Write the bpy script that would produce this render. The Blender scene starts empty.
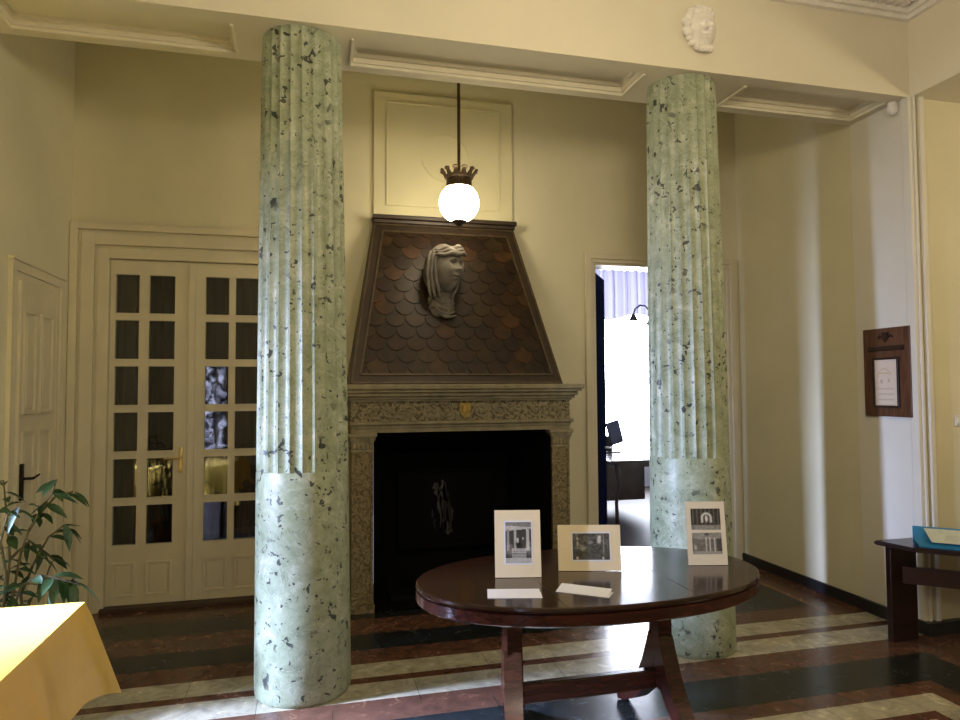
import bpy, bmesh, math, random
from mathutils import Vector, Matrix
PI = math.pi
R = math.radians
sc = bpy.context.scene
COL = sc.collection
random.seed(7)

# ------------------------------------------------------------------ helpers
def wloc(o):
    v = Vector((0, 0, 0))
    while o is not None:
        v += o.location
        o = o.parent
    return v

class MB:
    def __init__(s):
        s.bm = bmesh.new()
    def face(s, pts):
        return s.bm.faces.new([s.bm.verts.new(p) for p in pts])
    def box(s, x0, x1, y0, y1, z0, z1, bev=0.0, seg=2):
        vs = [s.bm.verts.new((x, y, z)) for z in (z0, z1) for (x, y) in ((x0, y0), (x1, y0), (x1, y1), (x0, y1))]
        q = [(3, 2, 1, 0), (4, 5, 6, 7), (0, 1, 5, 4), (1, 2, 6, 5), (2, 3, 7, 6), (3, 0, 4, 7)]
        fs = [s.bm.faces.new([vs[i] for i in f]) for f in q]
        if bev > 0:
            es = set(e for f in fs for e in f.edges)
            bmesh.ops.bevel(s.bm, geom=list(es), offset=bev, segments=seg, affect='EDGES', profile=0.5)
        return s
    def obox(s, c, ux, hx, uy, hy, uz, hz):
        c = Vector(c); ux = Vector(ux).normalized() * hx; uy = Vector(uy).normalized() * hy; uz = Vector(uz).normalized() * hz
        vs = [s.bm.verts.new(c + a * ux + b * uy + d * uz) for d in (-1, 1) for (a, b) in ((-1, -1), (1, -1), (1, 1), (-1, 1))]
        for f in [(3, 2, 1, 0), (4, 5, 6, 7), (0, 1, 5, 4), (1, 2, 6, 5), (2, 3, 7, 6), (3, 0, 4, 7)]:
            s.bm.faces.new([vs[i] for i in f])
        return s
    def loft(s, rings, cap0=True, cap1=True, closed=True):
        prev = None; first = None
        for r in rings:
            cur = [s.bm.verts.new(p) for p in r]
            if prev:
                n = len(cur)
                for i in range(n if closed else n - 1):
                    j = (i + 1) % n
                    s.bm.faces.new((prev[i], prev[j], cur[j], cur[i]))
            else:
                first = cur
            prev = cur
        if cap0: s.bm.faces.new(first[::-1])
        if cap1: s.bm.faces.new(prev)
        return s
    def prism(s, pts, d):
        d = Vector(d)
        a = [Vector(p) for p in pts]
        return s.loft([a, [p + d for p in a]])
    def lathe(s, prof, n=32, c=(0, 0, 0), cap0=True, cap1=True):
        c = Vector(c)
        return s.loft([[c + Vector((r * math.cos(2 * PI * i / n), r * math.sin(2 * PI * i / n), z)) for i in range(n)] for r, z in prof], cap0, cap1)
    def tube(s, pts, rad, n=8):
        pts = [Vector(p) for p in pts]
        if not isinstance(rad, (list, tuple)): rad = [rad] * len(pts)
        rings = []; up = Vector((0.3, 0.2, 0.93)).normalized()
        for i, p in enumerate(pts):
            t = (pts[min(i + 1, len(pts) - 1)] - pts[max(i - 1, 0)]).normalized()
            a = t.cross(up)
            if a.length < 1e-3: a = t.cross(Vector((1, 0, 0)))
            a.normalize(); b = t.cross(a).normalized()
            rings.append([p + rad[i] * (math.cos(2 * PI * k / n) * a + math.sin(2 * PI * k / n) * b) for k in range(n)])
        return s.loft(rings)
    def strip(s, pts, widths, thick, side):
        # rectangular section swept along pts: width along 'side', thickness perpendicular to path
        pts = [Vector(p) for p in pts]; side = Vector(side).normalized(); rings = []
        for i, p in enumerate(pts):
            t = (pts[min(i + 1, len(pts) - 1)] - pts[max(i - 1, 0)]).normalized()
            n = t.cross(side).normalized()
            w = widths[i] / 2; h = (thick[i] if isinstance(thick, (list, tuple)) else thick) / 2
            rings.append([p - w * side - h * n, p + w * side - h * n, p + w * side + h * n, p - w * side + h * n])
        return s.loft(rings)
    def sphere(s, c, rx, ry=None, rz=None, nu=24, nv=14, fn=None, rot=None):
        ry = rx if ry is None else ry; rz = rx if rz is None else rz
        c = Vector(c)
        def P(th, ph):
            d = Vector((math.sin(th) * math.cos(ph), math.sin(th) * math.sin(ph), math.cos(th)))
            q = fn(d) if fn else d
            q = Vector((q[0] * rx, q[1] * ry, q[2] * rz))
            if rot is not None: q = rot @ q
            return c + q
        top = s.bm.verts.new(P(0, 0)); bot = s.bm.verts.new(P(PI, 0)); prev = None
        for j in range(1, nv):
            cur = [s.bm.verts.new(P(PI * j / nv, 2 * PI * i / nu)) for i in range(nu)]
            for i in range(nu):
                k = (i + 1) % nu
                if prev is None: s.bm.faces.new((top, cur[i], cur[k]))
                else: s.bm.faces.new((prev[i], cur[i], cur[k], prev[k]))
            prev = cur
        for i in range(nu): s.bm.faces.new((prev[i], bot, prev[(i + 1) % nu]))
        return s
    def frame_y(s, x0, x1, z0, z1, w, y0, y1, bev=0.0):
        # rectangular moulding frame in an XZ plane
        s.box(x0, x1, y0, y1, z1 - w, z1, bev); s.box(x0, x1, y0, y1, z0, z0 + w, bev)
        s.box(x0, x0 + w, y0, y1, z0 + w, z1 - w, bev); s.box(x1 - w, x1, y0, y1, z0 + w, z1 - w, bev)
        return s
    def build(s, name, mat, parent=None, smooth=False, local=False, origin=False, angle=35):
        bmesh.ops.recalc_face_normals(s.bm, faces=s.bm.faces)
        me = bpy.data.meshes.new(name); s.bm.to_mesh(me); s.bm.free()
        me.materials.append(mat)
        o = bpy.data.objects.new(name, me); COL.objects.link(o)
        if parent is not None:
            o.parent = parent
            if not local:
                me.transform(Matrix.Translation(-wloc(parent)))
        elif origin:
            xs = [v.co.x for v in me.vertices]; ys = [v.co.y for v in me.vertices]; zs = [v.co.z for v in me.vertices]
            b = Vector(((min(xs) + max(xs)) / 2, (min(ys) + max(ys)) / 2, min(zs)))
            me.transform(Matrix.Translation(-b)); o.location = b
        if smooth:
            me.polygons.foreach_set('use_smooth', [True] * len(me.polygons))
            try: me.set_sharp_from_angle(angle=R(angle))
            except Exception: pass
        return o

def tag(o, label=None, cat=None, group=None, kind=None):
    if label: o['label'] = label
    if cat: o['category'] = cat
    if group: o['group'] = group
    if kind: o['kind'] = kind
    return o
def thing(name, loc, label, cat, group=None, rz=0.0, kind=None):
    o = bpy.data.objects.new(name, None); COL.objects.link(o)
    o.location = loc; o.rotation_euler = (0, 0, rz)
    o.empty_display_size = 0.1
    return tag(o, label, cat, group, kind)
def struct(name, mb, m, parent=None, smooth=False):
    o = mb.build(name, m, parent, smooth)
    if parent is None: o['kind'] = 'structure'
    return o
def empty_struct(name, loc):
    o = bpy.data.objects.new(name, None); COL.objects.link(o); o.location = loc; o['kind'] = 'structure'
    return o
def copy_thing(root, loc, rz, label, group=None):
    def cp(o, par):
        c = o.copy(); COL.objects.link(c); c.parent = par
        for ch in o.children: cp(ch, c)
        return c
    r = cp(root, None); r.location = loc; r.rotation_euler = (0, 0, rz); r['label'] = label
    return r

# ------------------------------------------------------------------ materials
def new_mat(name):
    m = bpy.data.materials.new(name); m.use_nodes = True
    nt = m.node_tree; b = nt.nodes['Principled BSDF']
    return m, nt, b
def nn(nt, typ, **kw):
    n = nt.nodes.new(typ)
    for k, v in kw.items(): setattr(n, k, v)
    return n
def c4(c): return (c[0], c[1], c[2], 1.0)
def ramp(nt, stops, interp='LINEAR'):
    n = nt.nodes.new('ShaderNodeValToRGB'); cr = n.color_ramp; cr.interpolation = interp
    while len(cr.elements) < len(stops): cr.elements.new(0.5)
    for e, (p, c) in zip(cr.elements, stops):
        e.position = p; e.color = c4(c) if len(c) == 3 else c
    return n
def plain(name, col, rough=0.5, metal=0.0, var=0.0, scale=8.0, bump=0.0, bscale=60.0, spec=0.5, stretch=None, coat=0.0):
    m, nt, b = new_mat(name); L = nt.links
    b.inputs['Base Color'].default_value = c4(col); b.inputs['Roughness'].default_value = rough
    b.inputs['Metallic'].default_value = metal; b.inputs['Specular IOR Level'].default_value = spec
    b.inputs['Coat Weight'].default_value = coat; b.inputs['Coat Roughness'].default_value = 0.08
    tc = nn(nt, 'ShaderNodeTexCoord'); src = tc.outputs['Object']
    if stretch:
        mp = nn(nt, 'ShaderNodeMapping'); mp.inputs['Scale'].default_value = stretch
        L.new(src, mp.inputs['Vector']); src = mp.outputs['Vector']
    if var > 0:
        n = nn(nt, 'ShaderNodeTexNoise'); n.inputs['Scale'].default_value = scale; n.inputs['Detail'].default_value = 5
        L.new(src, n.inputs['Vector'])
        lo = [max(0, c * (1 - var)) for c in col]; hi = [min(1, c * (1 + var)) for c in col]
        r = ramp(nt, [(0.3, lo), (0.7, hi)]); L.new(n.outputs['Fac'], r.inputs['Fac']); L.new(r.outputs['Color'], b.inputs['Base Color'])
    if bump > 0:
        n2 = nn(nt, 'ShaderNodeTexNoise'); n2.inputs['Scale'].default_value = bscale; n2.inputs['Detail'].default_value = 4
        L.new(src, n2.inputs['Vector'])
        bp = nn(nt, 'ShaderNodeBump'); bp.inputs['Strength'].default_value = bump; bp.inputs['Distance'].default_value = 0.01
        L.new(n2.outputs['Fac'], bp.inputs['Height']); L.new(bp.outputs['Normal'], b.inputs['Normal'])
    return m
def emit(name, col, s):
    m = bpy.data.materials.new(name); m.use_nodes = True; nt = m.node_tree; nt.nodes.clear()
    e = nn(nt, 'ShaderNodeEmission'); e.inputs['Color'].default_value = c4(col); e.inputs['Strength'].default_value = s
    o = nn(nt, 'ShaderNodeOutputMaterial'); nt.links.new(e.outputs[0], o.inputs['Surface']); return m
def glass(name, tint=(0.75, 0.8, 0.8), base=0.06):
    m = bpy.data.materials.new(name); m.use_nodes = True; nt = m.node_tree; nt.nodes.clear(); L = nt.links
    t = nn(nt, 'ShaderNodeBsdfTransparent'); t.inputs['Color'].default_value = c4(tint)
    g = nn(nt, 'ShaderNodeBsdfGlossy'); g.inputs['Roughness'].default_value = 0.03
    n = nn(nt, 'ShaderNodeTexNoise'); n.inputs['Scale'].default_value = 5.0
    tc = nn(nt, 'ShaderNodeTexCoord'); L.new(tc.outputs['Object'], n.inputs['Vector'])
    bp = nn(nt, 'ShaderNodeBump'); bp.inputs['Strength'].default_value = 0.04; bp.inputs['Distance'].default_value = 0.02
    L.new(n.outputs['Fac'], bp.inputs['Height']); L.new(bp.outputs['Normal'], g.inputs['Normal'])
    fr = nn(nt, 'ShaderNodeFresnel'); fr.inputs['IOR'].default_value = 1.5
    ad = nn(nt, 'ShaderNodeMath', operation='ADD'); ad.inputs[1].default_value = base; L.new(fr.outputs[0], ad.inputs[0])
    mx = nn(nt, 'ShaderNodeMixShader'); L.new(ad.outputs[0], mx.inputs[0]); L.new(t.outputs[0], mx.inputs[1]); L.new(g.outputs[0], mx.inputs[2])
    o = nn(nt, 'ShaderNodeOutputMaterial'); L.new(mx.outputs[0], o.inputs['Surface']); return m
def sheer(name, col, trans):
    m = bpy.data.materials.new(name); m.use_nodes = True; nt = m.node_tree; nt.nodes.clear(); L = nt.links
    t = nn(nt, 'ShaderNodeBsdfTransparent')
    d = nn(nt, 'ShaderNodeBsdfTranslucent'); d.inputs['Color'].default_value = c4(col)
    d2 = nn(nt, 'ShaderNodeBsdfDiffuse'); d2.inputs['Color'].default_value = c4(col)
    a = nn(nt, 'ShaderNodeMixShader'); a.inputs[0].default_value = 0.35; L.new(d.outputs[0], a.inputs[1]); L.new(d2.outputs[0], a.inputs[2])
    mx = nn(nt, 'ShaderNodeMixShader'); mx.inputs[0].default_value = trans; L.new(a.outputs[0], mx.inputs[1]); L.new(t.outputs[0], mx.inputs[2])
    o = nn(nt, 'ShaderNodeOutputMaterial'); L.new(mx.outputs[0], o.inputs['Surface']); return m

WALL = plain('wall_plaster', (0.70, 0.655, 0.47), 0.85, var=0.05, scale=1.6, bump=0.06, bscale=90, spec=0.2)
CREAM = plain('beam_plaster', (0.78, 0.735, 0.59), 0.8, var=0.03, scale=2, bump=0.04, bscale=90, spec=0.25)
TRIM = plain('cream_paint', (0.66, 0.60, 0.44), 0.42, var=0.04, scale=5, bump=0.03, bscale=30)
PILW = plain('pilaster_paint', (0.72, 0.69, 0.60), 0.6, var=0.03, scale=3)
STUCCO = plain('white_stucco', (0.86, 0.83, 0.78), 0.7, var=0.05, scale=20)
BASEB = plain('black_skirting', (0.018, 0.018, 0.02), 0.35, var=0.2)
THRESH = plain('dark_threshold', (0.055, 0.032, 0.016), 0.5, var=0.2)
BRASS = plain('aged_brass', (0.62, 0.46, 0.2), 0.3, 1.0, var=0.15, scale=40)
DARKMET = plain('dark_metal', (0.03, 0.028, 0.025), 0.4, 0.8)
BRONZE = plain('bronze_brown', (0.09, 0.06, 0.035), 0.45, 0.7, var=0.3, scale=60)
CURT = plain('dark_curtain', (0.010, 0.012, 0.012), 0.9, var=0.25, scale=6)
GLASS = glass('door_glass', (0.5, 0.53, 0.53))
FIREB = plain('soot_black', (0.0025, 0.0025, 0.003), 0.85, var=0.4, scale=5, spec=0.12)
NAVY = plain('backlit_leaf_navy', (0.006, 0.008, 0.022), 0.9, spec=0.0)  # shade of the backlit leaf put into its near-black navy
PAPER = plain('daylight_tinted_white', (0.80, 0.84, 1.0), 0.6, var=0.02)  # blue cast of window daylight put into the paper colour
CARD = plain('cream_card', (0.86, 0.75, 0.54), 0.7, var=0.03, scale=10)
CARDW = plain('pale_card', (0.84, 0.78, 0.68), 0.7, var=0.03, scale=10)
TEAL = plain('teal_board', (0.015, 0.19, 0.40), 0.45, var=0.06)
LEAF = plain('leaf_green', (0.030, 0.075, 0.028), 0.45, var=0.35, scale=25)
STEM = plain('stem_brown', (0.10, 0.085, 0.05), 0.7, var=0.25, scale=30)
POT = plain('terracotta', (0.36, 0.16, 0.08), 0.75, var=0.15, scale=12)
SOIL = plain('soil', (0.03, 0.02, 0.014), 0.95, bump=0.5, bscale=60)
HEADST = plain('grey_stone', (0.17, 0.15, 0.125), 0.75, var=0.38, scale=14, bump=0.15, bscale=60)
GOLD = plain('old_gold', (0.42, 0.29, 0.07), 0.45, 0.35, var=0.3, scale=40)
PARQ = plain('parquet', (0.030, 0.019, 0.016), 0.5, var=0.25, scale=5, spec=0.15, stretch=(1, 8, 1))
BACKW = plain('grey_wall', (0.45, 0.45, 0.50), 0.8, var=0.03)
DESK = plain('dark_desk', (0.035, 0.02, 0.018), 0.25, var=0.2)
SKYGLOW = emit('window_daylight', (0.80, 0.86, 1.0), 24.0)
SIDEGLOW = emit('left_window_daylight', (0.62, 0.74, 1.0), 6.0)
def foliage_glow():
    m = emit('rear_window_daylight', (0.55, 0.62, 1.0), 1.0); nt = m.node_tree; L = nt.links
    tc = nn(nt, 'ShaderNodeTexCoord'); n = nn(nt, 'ShaderNodeTexNoise'); n.inputs['Scale'].default_value = 7; n.inputs['Detail'].default_value = 8; n.inputs['Roughness'].default_value = 0.7
    L.new(tc.outputs['Object'], n.inputs['Vector'])
    r = ramp(nt, [(0.50, (0.02, 0.02, 0.03)), (0.56, (4.5, 4.8, 7.0))]); L.new(n.outputs['Fac'], r.inputs['Fac'])
    e = [x for x in nt.nodes if x.type == 'EMISSION'][0]; L.new(r.outputs['Color'], e.inputs['Color']); return m
REARGLOW = foliage_glow()
GLOBE = emit('lit_opal_glass', (1.0, 0.85, 0.58), 20.0)

def wood(name, a, b_, rough=0.3, scale=6.0, stretch=(1, 9, 9), coat=0.3):
    m, nt, b = new_mat(name); L = nt.links
    tc = nn(nt, 'ShaderNodeTexCoord'); mp = nn(nt, 'ShaderNodeMapping'); mp.inputs['Scale'].default_value = stretch
    L.new(tc.outputs['Object'], mp.inputs['Vector'])
    n = nn(nt, 'ShaderNodeTexNoise'); n.inputs['Scale'].default_value = scale; n.inputs['Detail'].default_value = 7; n.inputs['Distortion'].default_value = 0.6
    L.new(mp.outputs['Vector'], n.inputs['Vector'])
    r = ramp(nt, [(0.32, a), (0.68, b_)]); L.new(n.outputs['Fac'], r.inputs['Fac']); L.new(r.outputs['Color'], b.inputs['Base Color'])
    b.inputs['Roughness'].default_value = rough; b.inputs['Coat Weight'].default_value = coat; b.inputs['Coat Roughness'].default_value = 0.13
    return m
MAHOG = wood('polished_mahogany', (0.012, 0.004, 0.003), (0.034, 0.010, 0.007), 0.15, 5.0, (1.2, 8, 8), 0.25)
MAHOGE = wood('mahogany_edge', (0.022, 0.007, 0.005), (0.070, 0.018, 0.012), 0.25, 5.0, (1.2, 8, 8), 0.5)
PLAQUEW = wood('plaque_oak', (0.06, 0.022, 0.01), (0.14, 0.058, 0.026), 0.4, 6.0, (8, 8, 1), 0.1)
BENCHW = wood('dark_bench_wood', (0.011, 0.004, 0.004), (0.028, 0.010, 0.008), 0.3, 6.0, (2, 2, 8), 0.15)

def marble_column():
    m, nt, b = new_mat('green_marble'); L = nt.links
    tc = nn(nt, 'ShaderNodeTexCoord'); oi = nn(nt, 'ShaderNodeObjectInfo')
    ad = nn(nt, 'ShaderNodeVectorMath', operation='ADD'); L.new(tc.outputs['Object'], ad.inputs[0])
    sm = nn(nt, 'ShaderNodeVectorMath', operation='SCALE'); L.new(oi.outputs['Location'], sm.inputs[0]); sm.inputs['Scale'].default_value = 3.3
    L.new(sm.outputs[0], ad.inputs[1]); V = ad.outputs[0]
    def noise(scale, det, dist=0.0, off=0.0, rough=0.55):
        n = nn(nt, 'ShaderNodeTexNoise'); n.inputs['Scale'].default_value = scale; n.inputs['Detail'].default_value = det
        n.inputs['Distortion'].default_value = dist; n.inputs['Roughness'].default_value = rough
        if off:
            a2 = nn(nt, 'ShaderNodeVectorMath', operation='ADD'); a2.inputs[1].default_value = (off, off * 0.7, off * 1.3); L.new(V, a2.inputs[0]); L.new(a2.outputs[0], n.inputs['Vector'])
        else: L.new(V, n.inputs['Vector'])
        return n.outputs['Fac']
    base = ramp(nt, [(0.30, (0.19, 0.225, 0.14)), (0.45, (0.30, 0.342, 0.225)), (0.57, (0.375, 0.413, 0.29)), (0.70, (0.55, 0.57, 0.45))])
    L.new(noise(9, 8, 0.6, rough=0.7), base.inputs['Fac'])
    def mixc(fac, a, colr):
        mx = nn(nt, 'ShaderNodeMixRGB'); L.new(fac, mx.inputs['Fac']); L.new(a, mx.inputs['Color1']); mx.inputs['Color2'].default_value = c4(colr); return mx.outputs[0]
    veins = ramp(nt, [(0.485, (0, 0, 0)), (0.50, (0.4, 0.4, 0.4)), (0.515, (0, 0, 0))]); L.new(noise(4, 5, 1.6, 3.0), veins.inputs['Fac'])
    c = mixc(veins.outputs['Color'], base.outputs['Color'], (0.58, 0.61, 0.50))
    gv = ramp(nt, [(0.49, (0, 0, 0)), (0.50, (0.6, 0.6, 0.6)), (0.51, (0, 0, 0))]); L.new(noise(6, 4, 1.2, 9.0), gv.inputs['Fac'])
    c = mixc(gv.outputs['Color'], c, (0.19, 0.23, 0.16))
    clump = ramp(nt, [(0.40, (0, 0, 0)), (0.52, (1, 1, 1))]); L.new(noise(3.2, 2, 0.0, 21.0), clump.inputs['Fac'])
    sp = ramp(nt, [(0.62, (0, 0, 0)), (0.64, (1, 1, 1))]); L.new(noise(20, 2.0, 0.35, 5.0), sp.inputs['Fac'])
    sp2 = ramp(nt, [(0.685, (0, 0, 0)), (0.70, (1, 1, 1))]); L.new(noise(36, 1.5, 0.2, 14.0), sp2.inputs['Fac'])
    mul = nn(nt, 'ShaderNodeMath', operation='MULTIPLY'); L.new(clump.outputs['Color'], mul.inputs[0]); L.new(sp.outputs['Color'], mul.inputs[1])
    mxx = nn(nt, 'ShaderNodeMath', operation='MAXIMUM'); L.new(mul.outputs[0], mxx.inputs[0]); L.new(sp2.outputs['Color'], mxx.inputs[1])
    sc9 = nn(nt, 'ShaderNodeMath', operation='MULTIPLY'); L.new(mxx.outputs[0], sc9.inputs[0]); sc9.inputs[1].default_value = 0.9
    c = mixc(sc9.outputs[0], c, (0.012, 0.017, 0.018))
    L.new(c, b.inputs['Base Color']); b.inputs['Roughness'].default_value = 0.42
    return m
MARBLE = marble_column()

def floor_mat():
    m, nt, b = new_mat('striped_marble_floor'); L = nt.links
    g = nn(nt, 'ShaderNodeNewGeometry'); sx = nn(nt, 'ShaderNodeSeparateXYZ'); L.new(g.outputs['Position'], sx.inputs[0])
    X, Y = sx.outputs['X'], sx.outputs['Y']
    def M(op, a, b2=None):
        n = nn(nt, 'ShaderNodeMath', operation=op)
        for i, v in enumerate((a, b2)):
            if v is None: continue
            if isinstance(v, (int, float)): n.inputs[i].default_value = v
            else: L.new(v, n.inputs[i])
        return n.outputs[0]
    xs = M('MINIMUM', M('SUBTRACT', X, 0.27), 3.45)
    t = M('MAXIMUM', Y, xs)
    fac = M('DIVIDE', M('SUBTRACT', t, 1.5), 4.5)
    RED = (0.108, 0.052, 0.034); BLK = (0.016, 0.019, 0.020); WHT = (0.40, 0.375, 0.285); BRN = (0.105, 0.047, 0.031)
    bounds = [(1.5, RED), (2.55, WHT), (2.66, BRN), (2.72, WHT), (2.885, RED), (3.00, BLK), (3.32, RED), (3.555, WHT), (3.755, BRN), (3.825, WHT), (4.016, RED), (4.235, BLK), (4.49, RED), (4.80, BLK), (5.09, RED)]
    rp = ramp(nt, [((p - 1.5) / 4.5, c) for p, c in bounds], 'CONSTANT'); L.new(fac, rp.inputs['Fac'])
    col = rp.outputs['Color']
    def mixfac(f, a, colr):
        mx = nn(nt, 'ShaderNodeMixRGB'); L.new(f, mx.inputs['Fac']); L.new(a, mx.inputs['Color1'])
        mx.inputs['Color2'].default_value = c4(colr); return mx.outputs[0]
    inY = M('GREATER_THAN', Y, 4.02)
    inB = M('MULTIPLY', M('MULTIPLY', M('GREATER_THAN', X, 3.24), M('LESS_THAN', X, 3.56)), M('MULTIPLY', M('GREATER_THAN', Y, 4.235), M('LESS_THAN', Y, 5.09)))
    col = mixfac(inB, col, BLK)
    col = mixfac(M('MULTIPLY', inY, M('GREATER_THAN', X, 3.56)), col, RED)
    col = mixfac(M('MULTIPLY', inY, M('MULTIPLY', M('GREATER_THAN', X, 3.565), M('LESS_THAN', X, 3.60))), col, (0.19, 0.10, 0.06))
    n = nn(nt, 'ShaderNodeTexNoise'); n.inputs['Scale'].default_value = 9; n.inputs['Detail'].default_value = 8; n.inputs['Roughness'].default_value = 0.7; n.inputs['Distortion'].default_value = 0.8
    L.new(g.outputs['Position'], n.inputs['Vector'])
    vr = ramp(nt, [(0.3, (0.55, 0.55, 0.55)), (0.5, (1, 1, 1)), (0.72, (1.45, 1.4, 1.3))]); L.new(n.outputs['Fac'], vr.inputs['Fac'])
    mu = nn(nt, 'ShaderNodeMixRGB', blend_type='MULTIPLY'); mu.inputs['Fac'].default_value = 1; L.new(col, mu.inputs['Color1']); L.new(vr.outputs['Color'], mu.inputs['Color2'])
    fx = M('FRACT', M('DIVIDE', M('ADD', X, M('MULTIPLY', M('FLOOR', M('MULTIPLY', Y, 4.0)), 0.37)), 0.82))
    seam = M('MULTIPLY', M('LESS_THAN', fx, 0.006), 0.5)
    out = mixfac(seam, mu.outputs[0], (0.02, 0.016, 0.012))
    L.new(out, b.inputs['Base Color']); b.inputs['Roughness'].default_value = 0.24; b.inputs['Specular IOR Level'].default_value = 0.45
    rr = ramp(nt, [(0.3, (0.17, 0.17, 0.17)), (0.7, (0.30, 0.30, 0.30))]); L.new(n.outputs['Fac'], rr.inputs['Fac']); L.new(rr.outputs['Color'], b.inputs['Roughness'])
    return m
FLOOR = floor_mat()

def carved(name, dark, light, scale=22):
    m, nt, b = new_mat(name); L = nt.links
    tc = nn(nt, 'ShaderNodeTexCoord')
    n = nn(nt, 'ShaderNodeTexNoise'); n.inputs['Scale'].default_value = scale; n.inputs['Detail'].default_value = 2.5; n.inputs['Distortion'].default_value = 2.2
    L.new(tc.outputs['Object'], n.inputs['Vector'])
    r = ramp(nt, [(0.42, dark), (0.52, light), (0.7, [min(1, c * 1.15) for c in light])]); L.new(n.outputs['Fac'], r.inputs['Fac']); L.new(r.outputs['Color'], b.inputs['Base Color'])
    bp = nn(nt, 'ShaderNodeBump'); bp.inputs['Strength'].default_value = 0.9; bp.inputs['Distance'].default_value = 0.012
    L.new(n.outputs['Fac'], bp.inputs['Height']); L.new(bp.outputs['Normal'], b.inputs['Normal'])
    b.inputs['Roughness'].default_value = 0.7
    return m
STONE = plain('fire_stone', (0.25, 0.215, 0.13), 0.7, var=0.25, scale=12, bump=0.12, bscale=40)
CARVED = carved('carved_stone', (0.095, 0.075, 0.036), (0.27, 0.23, 0.14), 20)
CARVEDP = carved('carved_pilaster_stone', (0.12, 0.088, 0.038), (0.235, 0.19, 0.10), 26)
def scales_mat():
    m, nt, b = new_mat('copper_scales'); L = nt.links
    g = nn(nt, 'ShaderNodeNewGeometry')
    r = ramp(nt, [(0.0, (0.024, 0.0115, 0.004)), (0.4, (0.031, 0.014, 0.0045)), (0.7, (0.040, 0.0165, 0.005)), (0.85, (0.038, 0.023, 0.007)), (0.97, (0.068, 0.027, 0.007))])
    L.new(g.outputs['Random Per Island'], r.inputs['Fac'])
    tc = nn(nt, 'ShaderNodeTexCoord'); n = nn(nt, 'ShaderNodeTexNoise'); n.inputs['Scale'].default_value = 14; n.inputs['Detail'].default_value = 6
    L.new(tc.outputs['Object'], n.inputs['Vector'])
    v = ramp(nt, [(0.35, (0.45, 0.45, 0.45)), (0.7, (1.1, 1.1, 1.1))]); L.new(n.outputs['Fac'], v.inputs['Fac'])
    mu = nn(nt, 'ShaderNodeMixRGB', blend_type='MULTIPLY'); mu.inputs['Fac'].default_value = 1; L.new(r.outputs['Color'], mu.inputs['Color1']); L.new(v.outputs['Color'], mu.inputs['Color2'])
    L.new(mu.outputs[0], b.inputs['Base Color']); b.inputs['Roughness'].default_value = 0.40; b.inputs['Metallic'].default_value = 0.2
    return m
SCALES = scales_mat()
HOODW = plain('hood_brown', (0.032, 0.018, 0.009), 0.45, 0.1, var=0.3, scale=10)
HOODL = plain('hood_fillet', (0.085, 0.058, 0.03), 0.45, 0.2, var=0.3, scale=20)

def cloth_mat():
    m, nt, b = new_mat('yellow_cloth'); L = nt.links
    tc = nn(nt, 'ShaderNodeTexCoord'); n = nn(nt, 'ShaderNodeTexNoise'); n.inputs['Scale'].default_value = 5; n.inputs['Detail'].default_value = 4
    L.new(tc.outputs['Object'], n.inputs['Vector'])
    r = ramp(nt, [(0.3, (0.60, 0.36, 0.035)), (0.7, (0.70, 0.44, 0.055))]); L.new(n.outputs['Fac'], r.inputs['Fac']); L.new(r.outputs['Color'], b.inputs['Base Color'])
    b.inputs['Roughness'].default_value = 0.42; b.inputs['Sheen Weight'].default_value = 0.05
    n2 = nn(nt, 'ShaderNodeTexNoise'); n2.inputs['Scale'].default_value = 3.2; n2.inputs['Detail'].default_value = 3; n2.inputs['Distortion'].default_value = 0.8
    L.new(tc.outputs['Object'], n2.inputs['Vector'])
    bp = nn(nt, 'ShaderNodeBump'); bp.inputs['Strength'].default_value = 0.35; bp.inputs['Distance'].default_value = 0.03
    L.new(n2.outputs['Fac'], bp.inputs['Height']); L.new(bp.outputs['Normal'], b.inputs['Normal'])
    return m
CLOTH = cloth_mat()
def attr_mat():
    m, nt, b = new_mat('printed_picture')
    a = nn(nt, 'ShaderNodeAttribute'); a.attribute_name = 'Col'; nt.links.new(a.outputs['Color'], b.inputs['Base Color'])
    b.inputs['Roughness'].default_value = 0.35
    return m
PRINT = attr_mat()
def print_grid(name, org, ux, uz, w, h, fn, nx, ny, parent):
    # flat printed picture, lying in the plane (ux, uz); local coordinates of the parent
    org = Vector(org); ux = Vector(ux).normalized(); uz = Vector(uz).normalized()
    vs = [org + ux * (w * i / nx) + uz * (h * j / ny) for j in range(ny + 1) for i in range(nx + 1)]
    fs = [(j * (nx + 1) + i, j * (nx + 1) + i + 1, (j + 1) * (nx + 1) + i + 1, (j + 1) * (nx + 1) + i) for j in range(ny) for i in range(nx)]
    me = bpy.data.meshes.new(name); me.from_pydata(vs, [], fs)
    ca = me.color_attributes.new('Col', 'FLOAT_COLOR', 'CORNER')
    k = 0
    for j in range(ny):
        for i in range(nx):
            c = fn((i + 0.5) / nx, (j + 0.5) / ny)
            if isinstance(c, (int, float)): c = (c, c, c)
            for _ in range(4):
                ca.data[k].color = (c[0], c[1], c[2], 1); k += 1
    me.materials.append(PRINT)
    o = bpy.data.objects.new(name, me); COL.objects.link(o); o.parent = parent
    return o

# ------------------------------------------------------------------ dimensions
XL, XR, D = -1.706, 3.876, 5.4525      # alcove: left wall, right wall, back wall
BF, BB, ZB = 3.56, 4.06, 3.533         # beam front / back / underside
ZC = 4.40                              # main ceiling
XF = 5.9                               # far side of the right recess
XM = -4.6                              # left wall of the main room
YR = -4.0                              # wall behind the camera

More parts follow.
